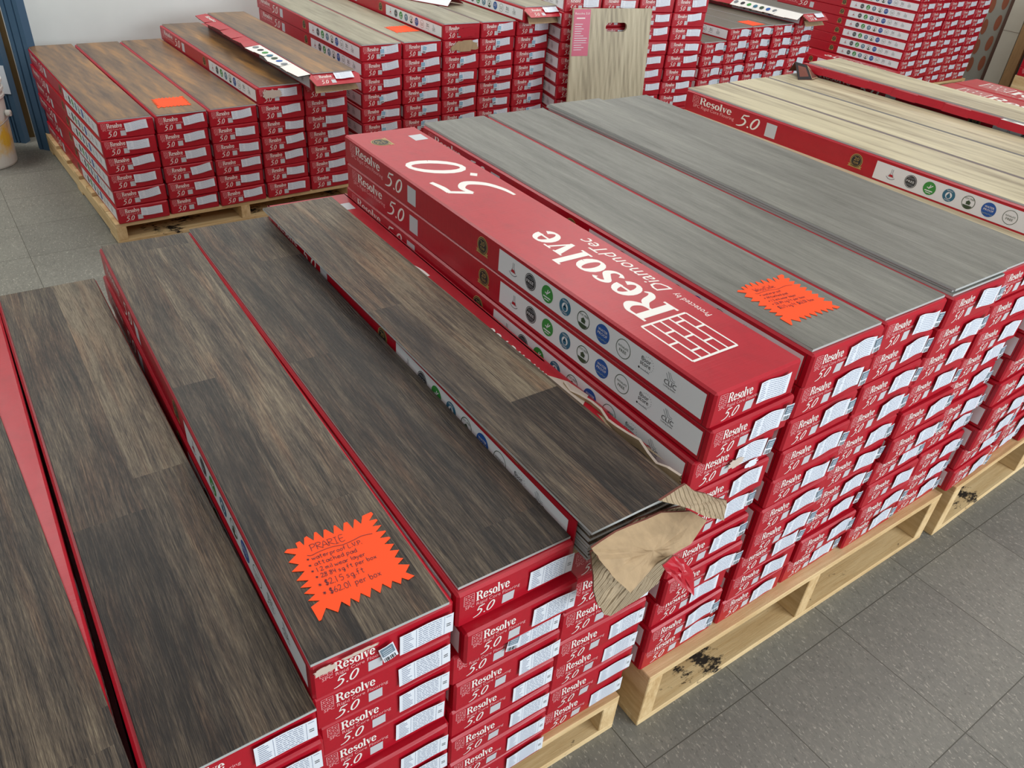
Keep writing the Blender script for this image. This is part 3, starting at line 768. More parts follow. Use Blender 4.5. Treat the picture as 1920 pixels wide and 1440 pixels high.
# the torn box on top of the last column
def torn_box():
    t = empty('flooring_box', (.616, -.372, .104+7*.069), R(3.0))
    tag(t, 'torn open red box with ragged brown cardboard flaps under the askew brown plank', 'box', A.group)
    W, L, Hh = .200, 1.225, .068
    mb = MB(); th = .003
    mb.box(0, 0, 0, W, L, th, KRAFT)
    mb.box(0, 0, 0, th, L, Hh, RED); mb.box(th, L-th, th, W-th, L, Hh, RED)
    FL = Face(mb, lambda u, v, o: (-o, L-u, v)); side_print(FL, lambda s: L-s, Hh)
    rnd = random.Random(5); ys = [i*.022 for i in range(18)]+[.41, L]
    hs = [rnd.uniform(.040, .060) if y < .33 else Hh for y in ys]
    for (y0, h0), (y1, h1) in zip(zip(ys, hs), zip(ys[1:], hs[1:])):
        for x, m in ((W, RED), (W-th, KRAFT)): mb.poly([(x, y0, 0), (x, y1, 0), (x, y1, h1), (x, y0, h0)], m)
        mb.poly([(W, y0, h0), (W, y1, h1), (W-th, y1, h1), (W-th, y0, h0)], FLUTE)
    link('carton', mb.mesh('torn_carton'), t)
    # lid, torn ragged at the front
    mb = MB(); n = 12; lw = W+.004
    edge = [.17+.05*math.sin(i*1.9)+rnd.uniform(-.03, .03)-(.05 if i > 9 else 0) for i in range(n+1)]
    for i in range(n):
        x0, x1 = lw*i/n-.001, lw*(i+1)/n-.001
        mb.poly([(x0, edge[i], Hh), (x1, edge[i+1], Hh), (x1, L, Hh), (x0, L, Hh)], RED)
        mb.poly([(x0, edge[i]-.022-.01*rnd.random(), Hh-.0015), (x1, edge[i+1]-.022-.01*rnd.random(), Hh-.0015), (x1, edge[i+1]+.01, Hh-.0015), (x0, edge[i]+.01, Hh-.0015)], FLUTE)
        mb.poly([(x0, L, Hh-.003), (x1, L, Hh-.003), (x1, edge[i+1], Hh-.003), (x0, edge[i], Hh-.003)], KRAFT)
    q = MB(); top_print(Face(q, lambda u, v, o: (W-v, u, Hh+o)))
    for f, m in zip(q.f, q.m):
        P = [q.v[i] for i in f]
        if min(p[1] for p in P) > .245: mb.poly(P, q.mats[m])
    mb.poly([(W*.70, .22, Hh+.0004), (W*.84, .205, Hh+.0004), (W*1.02, .23, Hh+.0004), (W*.99, .28, Hh+.0004), (W*.88, .315, Hh+.0004), (W*.74, .285, Hh+.0004)], RUBBED)
    # turned-out red edge along the far side
    for i in range(13):
        y0, y1 = .18+i*.08, .18+(i+1)*.08
        k0, k1 = [.003+.020*((y-.66)/.56)**2 for y in (y0, y1)]
        mb.poly([(lw-.001, y0, Hh), (lw-.001+k0, y0, Hh-.010*(k0 > 0)), (lw-.001+k1, y1, Hh-.010*(k1 > 0)), (lw-.001, y1, Hh)], RED)
    link('lid', mb.mesh('lid'), t)
    def flap(name, pts, m, th=.003, mid=0, back=KRAFT):
        """polygon in world space, filled as a fan from its middle with a slight bulge"""
        inv = t.matrix_basis.copy(); inv = (Matrix.Translation(t.location) @ Matrix.Rotation(R(3.0), 4, 'Z')).inverted()
        P = [inv @ Vector(p) for p in pts]; c = sum(P, Vector())/len(P)
        mb = MB(); up = Vector((0, -th, 0)); c2 = c + Vector((0, -mid, 0))
        n2 = len(P)*3; rn = random.Random(name)
        Q = []
        for i in range(len(P)):
            a, b = P[i], P[(i+1) % len(P)]
            for k in range(3): Q.append(a.lerp(b, k/3)+Vector((rn.uniform(-1, 1), 0, rn.uniform(-1, 1)))*(.0014 if k else 0))
        rings = [Q]
        for f_, am in ((.3, .5), (.55, .8), (.8, 1.0)):
            rings.append([q.lerp(c, f_)+Vector((0, -mid*am+rn.uniform(-.0022, .0022), 0)) for q in Q])
        for A_, B_ in zip(rings, rings[1:]):
            for i in range(n2):
                j = (i+1) % n2
                mb.poly([A_[i]+up, A_[j]+up, B_[j]+up, B_[i]+up], m); mb.poly([A_[j], A_[i], B_[i], B_[j]], back)
        for i in range(n2):
            j = (i+1) % n2
            mb.poly([rings[-1][i]+up, rings[-1][j]+up, c2+up], m); mb.poly([rings[-1][j], rings[-1][i], c2], back)
            mb.poly([Q[i], Q[j], Q[j]+up, Q[i]+up], KSEAM)
        for i in range(0):
            a, b = P[i], P[(i+1) % len(P)]
            a1 = (a+c)/2+Vector((0, -mid*.8, 0)); b1 = (b+c)/2+Vector((0, -mid*.8, 0))
            mb.poly([a+up, b+up, b1+up, a1+up], m); mb.poly([a1+up, b1+up, c2+up], m)
            mb.poly([b, a, a1, b1], back); mb.poly([b1, a1, c2], back)
            mb.poly([a, b, b+up, a+up], KSEAM)
        link(name, mb.mesh(name), t)
    flap('ribbed_flap', [(0.608, -0.417, 0.644), (0.608, -0.427, 0.62), (0.605, -0.44, 0.592), (0.611, -0.449, 0.567), (0.621, -0.454, 0.548), (0.632, -0.455, 0.54), (0.691, -0.445, 0.532), (0.737, -0.435, 0.532), (0.765, -0.424, 0.572), (0.80, -0.41, 0.60), (.80, -.395, .63), (.70, -.40, .65)], FLUTE)
    flap('folded_flap', [(0.592, -0.434, 0.676), (0.644, -0.420, 0.669), (0.739, -0.406, 0.651), (0.798, -0.408, 0.630), (0.829, -0.418, 0.606), (0.779, -0.440, 0.600), (0.691, -0.462, 0.624), (0.626, -0.486, 0.625), (0.602, -0.47, 0.655), (0.592, -0.452, 0.672)], KRAFT, .003, .012)
    flap('torn_end', [(0.717, -0.417, 0.693), (0.794, -0.39, 0.671), (0.803, -0.402, 0.663), (0.862, -0.417, 0.633), (0.824, -0.45, 0.637), (0.788, -0.443, 0.655), (0.764, -0.43, 0.67)], FLUTE, .0035, .003)
    flap('red_scrap', [(0.685, -0.478, 0.639), (0.715, -0.468, 0.633), (0.732, -0.470, 0.622), (0.748, -0.482, 0.597), (0.734, -0.505, 0.579), (0.706, -0.49, 0.61)], RED, .002, .004)
    # ragged strip standing up along the far side near the front
    mb = MB(); rnd = random.Random(2); prev = None
    for i in range(13):
        y = -.01+i*.024; x = W-.004-.004*math.sin(i*1.3); z = Hh+.006+rnd.uniform(-.006, .006)
        if prev:
            (px, py, pz) = prev
            mb.poly([(px, py, .03), (x, y, .03), (x-.010, y, z), (px-.010, py, pz)], KRAFT); mb.poly([(px-.010, py, pz), (x-.010, y, z), (x-.006, y, z+.001), (px-.006, py, pz+.001)], RUBBED)
            mb.poly([(x+.003, y, .03), (px+.003, py, .03), (px-.006, py, pz+.001), (x-.006, y, z+.001)], FLUTE)
        prev = (x, y, z)
    link('ragged_side', mb.mesh('ragged_side'), t)
torn_box()
cs, sn = math.cos(R(3)), math.sin(R(3))
for i in range(10):
    jx, jy = random.uniform(-.002, .002), random.uniform(-.004, .002)
    lx, ly = .013+jx, -.018+jy
    plank(W_BROWN, (.616+lx*cs-ly*sn, -.372+lx*sn+ly*cs, .104+7*.069+.0032+i*.0056), R(3.0), 'brown plank in the pile of thin planks showing their edges inside the torn box', 'planks inside the torn box')

# B: grey planks, centre
bb = B.col(-.2205, 10, 0, -.006, fix={0: 'red box with white lettering on its bare lid beside the grey planks', 2: 'red box with torn brown and white patches, third-from-top under the bare lettered lid'})
for i, (lx, ly) in enumerate(((-.005, -.008), (.195, -.004), (.395, -.010), (.594, .0))): B.col(lx, 10, i+1, ly)
lb = ['grey plank carrying the orange WoodSide price tag', 'grey plank next past the WoodSide tagged one', 'uppermost of three spare grey planks piled on one column', 'grey plank beside the low pale oak plank, beyond the pile of three']
for i, (dx, dy) in enumerate(((0, 0), (.1998, .0034), (.399, -.003), (.600, .0086))):
    p = B.w(dx, dy)
    if i == 2:
        plank(W_GREY, (*p[:2], .8072), B.r, 'grey plank at the bottom of the pile of three', None)
        q = B.w(dx+.003, dy+.006); plank(W_GREY, (*q[:2], .8126), B.r+R(.3), 'grey plank in the middle of the pile of three', None)
        plank(W_GREY, (*p[:2], .8180), B.r, lb[i])
    else: plank(W_GREY, (*p[:2], .8072), B.r, lb[i])

# C: pale oak
CC.col(-.185, 9, 0, -.012)
for i in range(3): CC.col(.2*i+.002*i, 10, i+1, -.006)
CC.col(.608, 9, 4, -.006, h=.0684, tall=True)
lc = ['pale oak plank on the column whose logo panel side faces the grey planks', 'pale oak plank between the first raised one and the half hidden one', 'pale oak plank partly hidden under the open box flap', 'pale oak plank on the last column beyond the open box']
p = CC.w(-.182, -.006); plank(W_OAK, (*p[:2], .7552), CC.r, 'low pale oak plank wedged between the grey planks and the raised oak column')
for i in range(3): p = CC.w(.2*i+.005, 0); plank(W_OAK, (*p[:2], .8202), CC.r, lc[i])
def open_box(loc, rz, label, group, style, dark=False, side=.06, front=True, side_up=.012, seed=0, drape=0, tall=False):
    """closed-bottom box whose side and end flaps are folded out"""
    t = flooring_box(loc, rz, label, group, style, tall, random.Random(seed), parts=False)
    z = .069 if tall else BH
    if side:
        mb = MB(); n = 14; rnd = random.Random(seed+4); L = BL
        ed = [side*(.85+.3*rnd.random()*(i not in (0, n))) for i in range(n+1)]
        for i in range(n):
            y0, y1 = L*i/n, L*(i+1)/n; a, b = ed[i], ed[i+1]
            m = WHITE if .02 < (y0+y1)/2 < .55 else RED
            z0, z1 = z+side_up-.02*(i % 2)*.1, z+side_up
            mb.poly([(-b, y1, z0), (-a, y0, z0), (0, y0, z+.001), (0, y1, z+.001)], m)
            mb.poly([(-a, y0, z0-.003), (-b, y1, z0-.003), (0, y1, z-.002), (0, y0, z-.002)], BLACKISH if dark else KRAFT)  # dark underside: shadow beneath the flap put into its colour
            mb.poly([(-b, y1, z0-.003), (-a, y0, z0-.003), (-a, y0, z0), (-b, y1, z0)], KSEAM)
            if drape and .42 < (y0+y1)/2: mb.poly([(-b-.004, y1, z0-drape), (-a-.004, y0, z0-drape), (-a, y0, z0), (-b, y1, z0)], RED); mb.poly([(-a-.003, y0, z0-drape), (-b-.003, y1, z0-drape), (-b+.001, y1, z0), (-a+.001, y0, z0)], KRAFT)
        F = Face(mb, lambda u, v, o: (-side*(1-v/BH)*.95, L-u, z+.0012+side_up*(1-v/BH)+o))
        F.put(RES, WHITE, .06, .036, .128/RESW, .021)
        for k, s in enumerate((.498, .444, .393, .342, .292, .242, .191)): F.disc(L-s, .033, .015, (GREY, DARK, GREEN, TEAL, DGREEN, BLUE, GREY)[k], 2)
        link('side_flap', mb.mesh('side_flap'), t)
    if front:
        mb = MB(); W = BW
        def fp(u, v, o): return (u, -.052*(1-v/.065)-o*.6, z-.002-.030*(1-v/.065)+o)
        mb.poly([fp(0, 0, 0), fp(W, 0, 0), fp(W+.012, .05, 0), fp(W, .065, 0), fp(0, .065, 0), fp(-.012, .05, 0)], RED)
        mb.poly([fp(-.012, .05, -.003), fp(0, .065, -.003), fp(W, .065, -.003), fp(W+.012, .05, -.003), fp(W, 0, -.003), fp(0, 0, -.003)], KRAFT)
        mb.poly([fp(0, 0, -.003), fp(W, 0, -.003), fp(W, 0, 0), fp(0, 0, 0)], KSEAM)
        front_print(Face(mb, lambda u, v, o: fp(u, v, o+.0003)))
        link('front_flap', mb.mesh('front_flap'), t)
        mb = MB(); q = [(.01, -.010, z-.036), (W-.01, -.010, z-.036), (W-.002, -.034, z-.062), (.0, -.040, z-.062)]
        mb.poly(q, KRAFT); mb.poly([(a, b+.003, c) for a, b, c in reversed(q)], KRAFT); mb.poly([q[3], q[2], (q[2][0], q[2][1]+.003, q[2][2]), (q[3][0], q[3][1]+.003, q[3][2])], KSEAM)
        link('inner_flap', mb.mesh('inner_flap'), t)
        lb = link('shipping_label', LAB_D[0], t, (.092, -.022, z-.012)); lb.rotation_euler = (R(-58), 0, 0); lb.location = (.092, -.0495*(.6)-.004, z-.0165)
    return t
q = CC.w(.606, -.006); open_box((*q[:2], .170+9*.0684), CC.r, 'open red box with a turned-out side flap lying across the pale oak planks', CC.group, 'B', True, .026, False, .004, 3, drape=.022, tall=True)
c_, s_ = math.cos(CC.r), math.sin(CC.r)
plank(W_OAK, (q[0]+.005*c_, q[1]+.005*s_, .8546), CC.r, 'pale oak plank on top of the open box with the turned-out flap')
p = CC.w(.728, 0)
# upturned torn corner of the flap at its far end
mb = MB()
for P_, m_ in (([(0, 0, 0), (.05, -.02, .002), (.075, .03, .035), (.03, .05, .045)], BLACKISH), ([(.05, -.02, .002), (.10, -.01, .0), (.12, .03, .01), (.075, .03, .035)], KRAFT), ([(.03, .05, .045), (.075, .03, .035), (.09, .06, .01), (.05, .08, .008)], KRAFT)):
    mb.poly(P_, m_); mb.poly([(a, b, c-.002) for a, b, c in reversed(P_)], KSEAM)
cw = CC.w(.475, 1.15); o = link('cardboard_scrap', mb.mesh('cardboard_scrap'), None, (cw[0], cw[1], .8265), CC.r); tag(o, 'curled dark cardboard scrap at the far end of the open oak box flap', 'cardboard')

# D: honey brown
for i, n in enumerate((6, 6, 6, 7, 7)): D.col(.2*i-.004, n, i, -.005, fix=({0: 'top red box with ripped brown patch over its lettering, raised honey brown column'} if i == 3 else {}))
ld = ['honey brown plank beside the blue shutters', 'honey brown plank carrying the small orange price tag', 'honey brown plank between the tagged one and the raised one', 'honey brown plank one step higher, below the open flapped box']
for i, (dx, dy) in enumerate(((0, 0), (.2033, -.007), (.4061, -.001), (.6085, 0))):
    p = D.w(dx, dy); plank(W_HONEY, (*p[:2], D.base+(7 if i == 3 else 6)*BH+.0003), D.r, ld[i])
open_box((1.113, 2.178, D.base+7*BH), R(5.2), 'open red box with front and side flaps folded out, honey brown pallet', D.group, 'D', True, .062, True, -.004, 5)
plank(W_HONEY, (1.120, 2.178, D.base+8*BH+.0003), R(5.2), 'honey brown plank on top of the open flapped box')

# E: greige
for i, n in enumerate((8, 8, 9, 9, 9)):
    EE.col(.2*i, n, i, 0, fix={2: {0: 'top red box with its label torn off, first of the raised greige columns', 1: 'red box with bare brown cardboard patch, second-from-top in the third greige column'}}.get(i, {}))
le = ['greige plank beside the open flapped honey brown box', 'greige plank carrying the orange price tag', 'first of the two raised greige planks, above the bare cardboard patch', 'raised greige plank under the folded white side flap']
for i, z in enumerate((8, 8, 9, 9)): p = EE.w(.2*i+.004, 0); plank(W_GREIGE, (*p[:2], EE.base+z*BH+.0003), EE.r, le[i])
p = EE.w(.80, -.05)
open_box((*p[:2], EE.base+9*BH), EE.r, 'open red box with crumpled folded flaps at the end of the greige pallet', EE.group, 'D', True, .0, True, 0, 6)
p = EE.w(.805, -.045); plank(W_GREIGE, (*p[:2], EE.base+10*BH+.0003), EE.r, 'greige plank on top of the open box at the end of the pallet')
mb = MB()
for P_ in ([(0, 0, .004), (.055, .0, .045), (.055, .25, .045), (0, .28, .004)], [(.055, 0, .045), (.12, -.02, .006), (.12, .22, .006), (.055, .25, .045)]):
    mb.poly(P_, PANEL); mb.poly([(a, b, c-.003) for a, b, c in reversed(P_)], RED)
for k in range(2): mb.poly([(.075+.0*k+.02*math.cos(a*PI/5), .04+.09*k+.03*math.sin(a*PI/5), .0337-.60*(.02*math.cos(a*PI/5))+.0005) for a in range(10)], (TEAL, GREEN)[k])
ew = EE.w(.625, .34); o = link('folded_card', mb.mesh('folded_card'), None, (*ew[:2], EE.base+9*BH+.006), EE.r+R(28)); tag(o, 'folded white printed card flap resting on the raised greige plank', 'card')

# F: tall stack behind the sample board; G: taupe; H: tall far stack; J low; I bare lids
for i in range(4): FF_.col(.2*i, 11, i)
for i, n in enumerate((7, 8, 8, 8, 8)): G.col(.2*i, n, i)
lg = ['dark taupe plank on the lowest column of its pallet', 'dark taupe plank beside the orange tagged one, raised one step', 'dark taupe plank carrying the orange price tag', 'dark taupe plank under the open box flap']
for i, z in enumerate((7, 8, 8, 8)): p = G.w(.2*i+.004, 0); plank(W_DUSK, (*p[:2], G.base+z*BH+.0003), G.r, lg[i])
p = G.w(.78, -.05)
open_box((*p[:2], G.base+8*BH), G.r, 'open red box with brown flap hanging off the dark taupe plank pallet', G.group, 'D', True, .055, True, -.03, 8)
p = G.w(.785, -.045); plank(W_DUSK, (*p[:2], G.base+9*BH+.0003), G.r, 'dark taupe plank on top of the open box')
for i in range(5): H.col(.2*i, 10, i)
J.col(-.205, 2, 0); J.col(0, 3, 1)
for i in range(2):
    I.col(.2*i, 9, i)
mb_ = [o for o in C.objects if o.name.startswith('flooring_box') and o.get('group') == I.group and o.location.z > .6]
for o in mb_:
    for c in o.children:
        if c.name.startswith('carton'): c.location = (BW, BL, 0); c.rotation_euler.z = PI
K = Stack(7.267, 1.415, 2.2, .14, 'wall side pile', 'the tan board', 'D', 'boxes against the far side wall', 12, .002)
pallet(7.265, 1.41, K.r, .14, 'narrow pine pallet under the boxes beside the tan cardboard sheet', .19)
K.col(0, 8, 0)

# torn patches stuck as parts on the boxes that show them
def add_patch(box, seed, w, h, m, loc, rot=0, off=.0012):
    o = link('torn_patch', patch_mesh(seed, w, h, m, off), box, loc); o.rotation_euler.y = rot
def find(lab): return [o for o in C.objects if o.get('label', '') == lab][0]
b3 = find('red box with torn brown and white patches, third-from-top under the bare lettered lid')
add_patch(b3, 1, .036, .020, RUBBED, (.098, -.005, .030)); add_patch(b3, 2, .032, .016, LABEL, (.140, -.006, .012))
d4 = find('top red box with ripped brown patch over its lettering, raised honey brown column')
add_patch(d4, 3, .080, .034, RUBBED, (.060, -.006, .040))
e3 = find('red box with bare brown cardboard patch, second-from-top in the third greige column')
add_patch(e3, 4, .150, .048, KRAFT, (.112, -.006, .038))
e3t = find('top red box with its label torn off, first of the raised greige columns')
for c in list(e3t.children):
    if c.name.startswith(('shipping_label', 'barcode')): bpy.data.objects.remove(c)
add_patch(e3t, 6, .10, .040, RED, (.120, -.005, .030))
a2t = find('red box with torn top edge under the brown plank holding the PRARIE tag')
add_patch(a2t, 8, .030, .014, RUBBED, (.016, -.0045, .058)); add_patch(a2t, 9, .05, .006, RUBBED, (.060, -.0045, .0625))
a2t.children
s = link('barcode_sticker', STK_G, a2t, (.090, -.0055, .020)); s.rotation_euler.y = R(-14)
s = link('barcode_sticker', STK_G, a3[5], (.088, -.0055, .026)); s.rotation_euler.y = R(10)

# ------------------------------------------------------------------ orange price tags
OUT = [(-68, 59), (-63, 63), (-50, 59), (-50, 69), (-44, 70), (-41, 60), (-37, 73), (-33, 75), (-27, 63), (-22, 77), (-19, 77), (-14, 61), (-9, 76), (-6, 76), (1, 63), (6, 78), (8, 78), (14, 62), (20, 77), (25, 77), (28, 61), (35, 77), (37, 77), (41, 65), (48, 79), (62, 81), (63, 76), (53, 66), (63, 65), (64, 62), (53, 54), (65, 51), (53, 42), (66, 39), (66, 37), (54, 29), (66, 26), (67, 23), (55, 16), (67, 11), (57, 2), (69, -2), (58, -12), (68, -18), (57, -25), (71, -32), (61, -42), (69, -52), (59, -55), (53, -48), (48, -57), (40, -47), (34, -58), (27, -46), (19, -59), (12, -46), (5, -60), (-3, -48), (-10, -61), (-17, -50), (-22, -62), (-29, -50), (-38, -64), (-49, -51), (-60, -66), (-63, -66), (-65, -42), (-52, -37), (-65, -31), (-54, -25), (-66, -18), (-54, -12), (-67, -7), (-54, 0), (-68, 6), (-54, 17), (-69, 23), (-57, 31), (-68, 40), (-55, 49)]
# single-stroke pen letters on a 4 x 6 grid (baseline 0, x height 3.4)
PEN = {
 'P': ['00 06 36 35.2 33.4 03'.split()], 'R': None,
}
def G_(s): return [[tuple(float(v) for v in p.split(',')) for p in st.split()] for st in s.split('|')]
PEN = {k: G_(v) for k, v in {
 'P': '0.4,0 0.6,6|0,5.4 1.5,6.2 3,5.7 3.2,4.4 2.2,3.2 0.6,3', 'R': '0.5,0 0.6,6|0.2,5.8 2,6.1 3.2,5.2 2.6,3.8 0.6,3.1 2,1.6 3.6,0',
 'A': '0,0 1.8,6 3.4,0|0.7,2.2 2.9,2.2', 'I': '0.6,6 2.6,6|1.6,6 1.5,0|0.5,0 2.6,0', 'E': '3,6 0.5,5.9 0.4,0 3,0.1|0.4,3 2.6,3.1',
 'W': '0,6 1,0 2,4 3,0 4.2,6', 'S': '3,5.4 1.8,6 0.6,5 1,3.6 2.6,2.6 2.8,1 1.4,0 0,0.6', 'L': '0.5,6 0.4,0 2.6,0.1', 'V': '0,6 1.6,0 3.2,6',
 'w': '0,3.4 0.6,0.2 1.6,2.6 2.4,0.1 3.6,3.5', 'a': '2.6,3 1.4,3.5 0.2,2 0.8,0.1 2.4,1 2.7,3.3 3,0', 't': '1.2,5.4 1.2,0.4 2.2,0.2|0,3.6 2.4,3.8', 'e': '0.2,1.8 2.4,2.2 2,3.4 0.6,3 0.2,1 1.4,0 2.8,0.8',
 'r': '0.3,3.4 0.5,0|0.5,2.2 1.4,3.4 2.2,3.2', 'p': '0.4,3.4 0.2,-2.4|0.4,2.6 1.8,3.5 2.6,2 1.6,0.1 0.4,0.6', 'o': '1.4,3.4 0.2,2 0.8,0 2.4,0.6 2.5,2.6 1.4,3.4', 'f': '2.4,5.8 1.2,5.6 1,0|0,3.2 2.2,3.4',
 'c': '2.4,3 1.2,3.4 0.2,1.8 1,0 2.4,0.5', 'h': '0.3,6 0.4,0|0.4,2.2 1.6,3.4 2.3,2.4 2.5,0', 'd': '2.5,6 2.6,0|2.5,2.8 1.2,3.4 0.2,1.6 1.2,0 2.5,1', 'm': '0.2,3.4 0.4,0|0.4,2.4 1.2,3.4 1.6,2.2 1.7,0|1.7,2.4 2.6,3.4 3,2.2 3.2,0',
 'i': '0.6,3.3 0.7,0|0.7,4.8 0.75,5.1', 'l': '0.5,6 0.6,0', 'y': '0.2,3.4 1.2,0.8|2.6,3.4 1,-1.6 0,-2.2', 's': '2.2,3.2 0.8,3.3 0.8,2 2,1.4 1.6,0.1 0.1,0.4', 'q': '2.4,3 1.2,3.4 0.2,1.8 1.2,0.2 2.4,1.2|2.4,3.4 2.4,-1.8 1.2,-2.4 1.6,-.8 3,-.2',
 'b': '0.3,6 0.4,0.4 1.8,0 2.6,1.8 1.6,3.4 0.4,2.4', 'x': '0.2,3.4 2.6,0|2.6,3.4 0.2,0', '*': '1.2,4.4 1.3,1.4|0.1,3.8 2.4,2|2.4,3.8 0.1,2', '.': '0.3,0 0.5,0.4 0.8,0.1', '$': '2.8,4.8 1.6,5.4 0.4,4.4 1,3.2 2.6,2.4 2.4,0.8 1.2,0.2 0,0.8|1.2,6.2 1.1,-0.6|1.9,6.2 1.8,-0.6',
 '0': '1.6,6 0.2,4 0.6,0.8 2,0 3,2.4 2.6,5 1.6,6', '1': '0.6,5.6 0.8,6 0.8,0', '2': '0.2,4.8 1.4,6 2.6,4.8 1.6,2 0.1,0.1 3.2,0.2', '4': '0.6,6 0.2,3 2.8,3.2|2.4,5.8 2.3,0', '5': '2.8,6 0.6,5.8 0.4,3.6 2.2,3.6 2.6,1.4 1.4,0 0,0.4', '6': '2.2,6 0.6,3 0.4,0.8 1.6,0 2.8,1.4 1.8,3 0.5,2', '8': '2.2,5 1.2,6 0.4,4.8 2.2,2.4 2,0.4 0.8,0 0.2,1.4 2,3.6 2.6,5 2.2,5.6'}.items()}
def pen(F, txt, x, y, h, wd, m=INK, lvl=1):
    """hand lettering; h = cap height, wd = total width"""
    adv = []; cx = 0
    if not txt: return
    for ch in txt:
        a = 1.6 if ch in ' il.' else (4.4 if ch in 'Wmw' else 3.5); adv.append(cx); cx += a
    k = wd/cx; kh = h/6; rnd = random.Random(len(txt))
    for ch, ax in zip(txt, adv):
        dy = rnd.uniform(-.3, .3)
        for st in PEN.get(ch, []):
            pts = catmull([(x+(ax+p[0])*k, y+(p[1]+dy)*kh) for p in st], 4)
            F.line(pts, .00075, m, lvl)
def price_tag(loc, rz, title, lines, label, sc=1.0, lift=0.0):
    t = empty('price_tag', loc, rz); tag(t, label, 'price tag', 'orange starburst price tags')
    mb = MB(); th = .0006
    def Z(x, y): return lift*((x/.07)**2)*.5
    P = [(x/1000*sc, y/1000*sc) for x, y in OUT]
    b = len(mb.v)
    n = len(P)
    mb.v += [(x, y, th+Z(x, y)) for x, y in P] + [(x, y, Z(x, y)) for x, y in P]
    mb.f.append(tuple(range(n-1, -1, -1))); mb.m.append(mb.mi(ORANGE)); mb.f.append(tuple(range(n, 2*n))); mb.m.append(0)
    for i in range(n): mb.f.append((i, (i+1) % n, n+(i+1) % n, n+i)); mb.m.append(0)
    link('card', mb.mesh('card'), t)
    mb = MB(); F = Face(mb, lambda u, v, o: (u*sc, v*sc, th+.0002+o))
    pen(F, title, -.036, .045, .012, .048)
    F.line(catmull([(-.043, .041), (-.038, .0385), (-.028, .0405), (-.010, .0415), (.005, .039), (.02, .0405), (.033, .043), (.048, .041)], 4), .0008, INK)
    for txt, x, y, h, wd in lines: pen(F, txt, x, y, h, wd)
    link('handwriting', mb.mesh('handwriting'), t)
PR = [('* waterproof L.V.P.', -.046, .030, .0070, .076), ('* attached pad', -.047, .019, .0072, .066), ('* 12 mil wear layer', -.047, .008, .0070, .074), ('* 28 84 sq ft per box', -.045, -.003, .0070, .083), ('* $2.15 sq.ft', -.046, -.018, .0095, .062), ('* $62.01 per box', -.045, -.033, .0095, .078)]
PW2 = [('* waterproof', -.040, .029, .0066, .052), ('* Attached pad', -.040, .018, .0066, .056), ('* 12 mil wear layer', -.040, .007, .0066, .066), ('* 28.84 sq ft per box', -.042, -.004, .0066, .078), ('$2.15 sq ft  $62.01 box', -.040, -.018, .0085, .084)]
price_tag((.3177, -.2852, .6303), R(-.97), 'PRARIE', PR, 'orange jagged price tag headed PRARIE on a brown plank')
price_tag((1.142, -.222, .8129), R(-2), 'WoodSide', PW2, 'orange jagged price tag headed WoodSide on a grey plank', .98)
p = D.w(.30, .13); price_tag((*p[:2], D.base+6*BH+.006), D.r-R(6), '', [], 'small looking orange price tag on a honey brown plank near the shutters', .95)
p = EE.w(.32, .23); price_tag((*p[:2], EE.base+8*BH+.006), EE.r, '', [], 'orange price tag on a greige plank against a logo panelled box side', .95)
p = G.w(.47, .07); price_tag((*p[:2], G.base+8*BH+.006), G.r, '', [], 'orange price tag on a dark taupe plank of the pallet behind', .95)
p = J.w(-.10, .42); price_tag((*p[:2], J.base+2*BH+.0006), J.r, '', [], 'orange price tag on a low red lid behind the pale oak flap', .95)

# ------------------------------------------------------------------ upright sample board
def sample_board():
    t = empty('sample_board', (2.372, 2.155, 0), R(-7)); tag(t, 'upright wood sample board with oval hand slot and pink corner leaflet', 'sample board')
    t.rotation_euler = (R(-5), 0, R(-7))
    import bmesh
    W, Hh, th = .425, .815, .012
    hole = [(.235+.038*math.copysign(1, math.cos(a))+.020*math.cos(a), .735+.020*math.sin(a)) for a in [2*PI*i/24+.01 for i in range(24)]]
    outer = [(0, 0), (W, 0), (W, Hh), (0, Hh)]
    bm = bmesh.new()
    def loop(pts): 
        v = [bm.verts.new((x, 0, z)) for x, z in pts]
        return [bm.edges.new((v[i], v[(i+1) % len(v)])) for i in range(len(v))]
    e = loop(outer)+loop(hole)
    bmesh.ops.triangle_fill(bm, use_beauty=True, use_dissolve=False, edges=e)
    r = bmesh.ops.extrude_face_region(bm, geom=list(bm.faces))
    for v in [g for g in r['geom'] if isinstance(g, bmesh.types.BMVert)]: v.co.y += th
    bmesh.ops.recalc_face_normals(bm, faces=bm.faces)
    # grain runs upright: store the board with its long side on local y
    me = bpy.data.meshes.new('board_panel')
    for v in bm.verts: v.co = Vector((v.co.x, v.co.z, -v.co.y))
    bm.to_mesh(me); bm.free(); me.materials.append(W_SAMPLE)
    o = link('board_panel', me, t); o.rotation_euler.x = R(90)
    PKL = mat('pink_leaflet', (206, 96, 122), .4)
    mb = MB(); mb.box(.004, -.0016, .612, .090, -.0004, .812, PKL)
    F = Face(mb, lambda u, v, o: (u, -.0018-o, v))
    F.text('Resolve 5.0', WHITE, .010, .79, .013, .074, 1)
    F.rect(.018, .772, .062, .777, WHITE, 1)
    rn = random.Random(4)
    for i in range(12): F.rect(.012, .748-.010*i, .012+rn.uniform(.03, .072), .7505-.010*i, PANEL, 1)
    F.rect(.008, .668, .084, .6688, WHITE, 1)
    link('leaflet', mb.mesh('leaflet'), t)
sample_board()

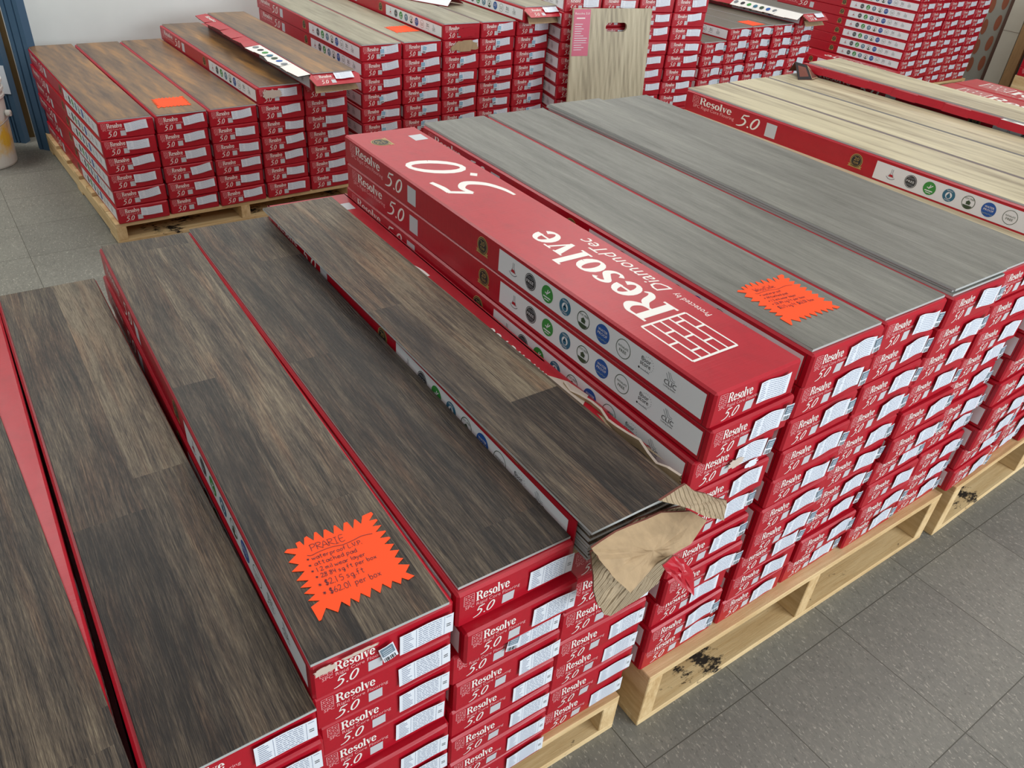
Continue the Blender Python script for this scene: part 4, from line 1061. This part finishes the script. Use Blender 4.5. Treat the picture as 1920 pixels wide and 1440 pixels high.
# small brown chip of debris on the tiles
mb = MB(); mb.poly([(0, 0, .002), (.006, -.003, .003), (.008, .022, .004), (.001, .024, .002)], KSEAM); mb.poly([(0, 0, 0), (.001, .024, 0), (.008, .022, 0), (.006, -.003, 0)], KSEAM)
for a, b in (((0, 0), (.006, -.003)), ((.006, -.003), (.008, .022)), ((.008, .022), (.001, .024)), ((.001, .024), (0, 0))): mb.poly([(*a, 0), (*b, 0), (*b, .003), (*a, .002)], KSEAM)
o = link('wood_chip', mb.mesh('wood_chip'), None, (1.755, -.865, .0005), .3); tag(o, 'tiny brown wood chip lying on the grey floor tiles', 'wood chip')

# ------------------------------------------------------------------ boxes buried in the piles, of which the photograph shows nothing
def lite():
    mb = MB(); mb.box(.001, .001, .0005, BW-.001, BL-.001, BH-.0005, RED)
    for fn in (lambda u, v, o: (u, .0008-o, v), lambda u, v, o: (BW-u, BL-.0008+o, v)):
        F = Face(mb, fn); F.put(RES, WHITE, .028, .0415, .053/RESW, .0165); F.put(FIFTY, WHITE, .027, .010, .033/FIFW, .0185); F.rect(.11, .012, .182, .056, LABEL)
    for fn in (lambda u, v, o: (.0008-o, BL-u, v), lambda u, v, o: (BW-.0008+o, u, v)):
        F = Face(mb, fn); F.rect(BL-.546, .010, BL-.016, .055, PANEL); F.put(RES, WHITE, .06, .036, .128/RESW, .021); F.put(FIFTY, WHITE, BL-1.008, .018, .082/FIFW, .033)
        for k_, s_ in enumerate((.444, .393, .342, .292, .242, .191)): F.disc(BL-s_, .033, .0165, (DARK, GREEN, TEAL, DGREEN, BLUE, GREY)[k_], 2, 12)
    return mb
if HIDDEN:
    L0 = lite(); mb = MB(); mb.mats = list(L0.mats)
    for loc, rz in HIDDEN:
        c, n = math.cos(rz), math.sin(rz); b = len(mb.v)
        mb.v += [(loc[0]+x*c-y*n, loc[1]+x*n+y*c, loc[2]+z) for x, y, z in L0.v]
        mb.f += [tuple(b+i for i in f) for f in L0.f]; mb.m += L0.m
    o = link('flooring_boxes', mb.mesh('flooring_boxes')); tag(o, 'red flooring boxes buried inside the piles behind the front rows', 'boxes', None, 'stuff')
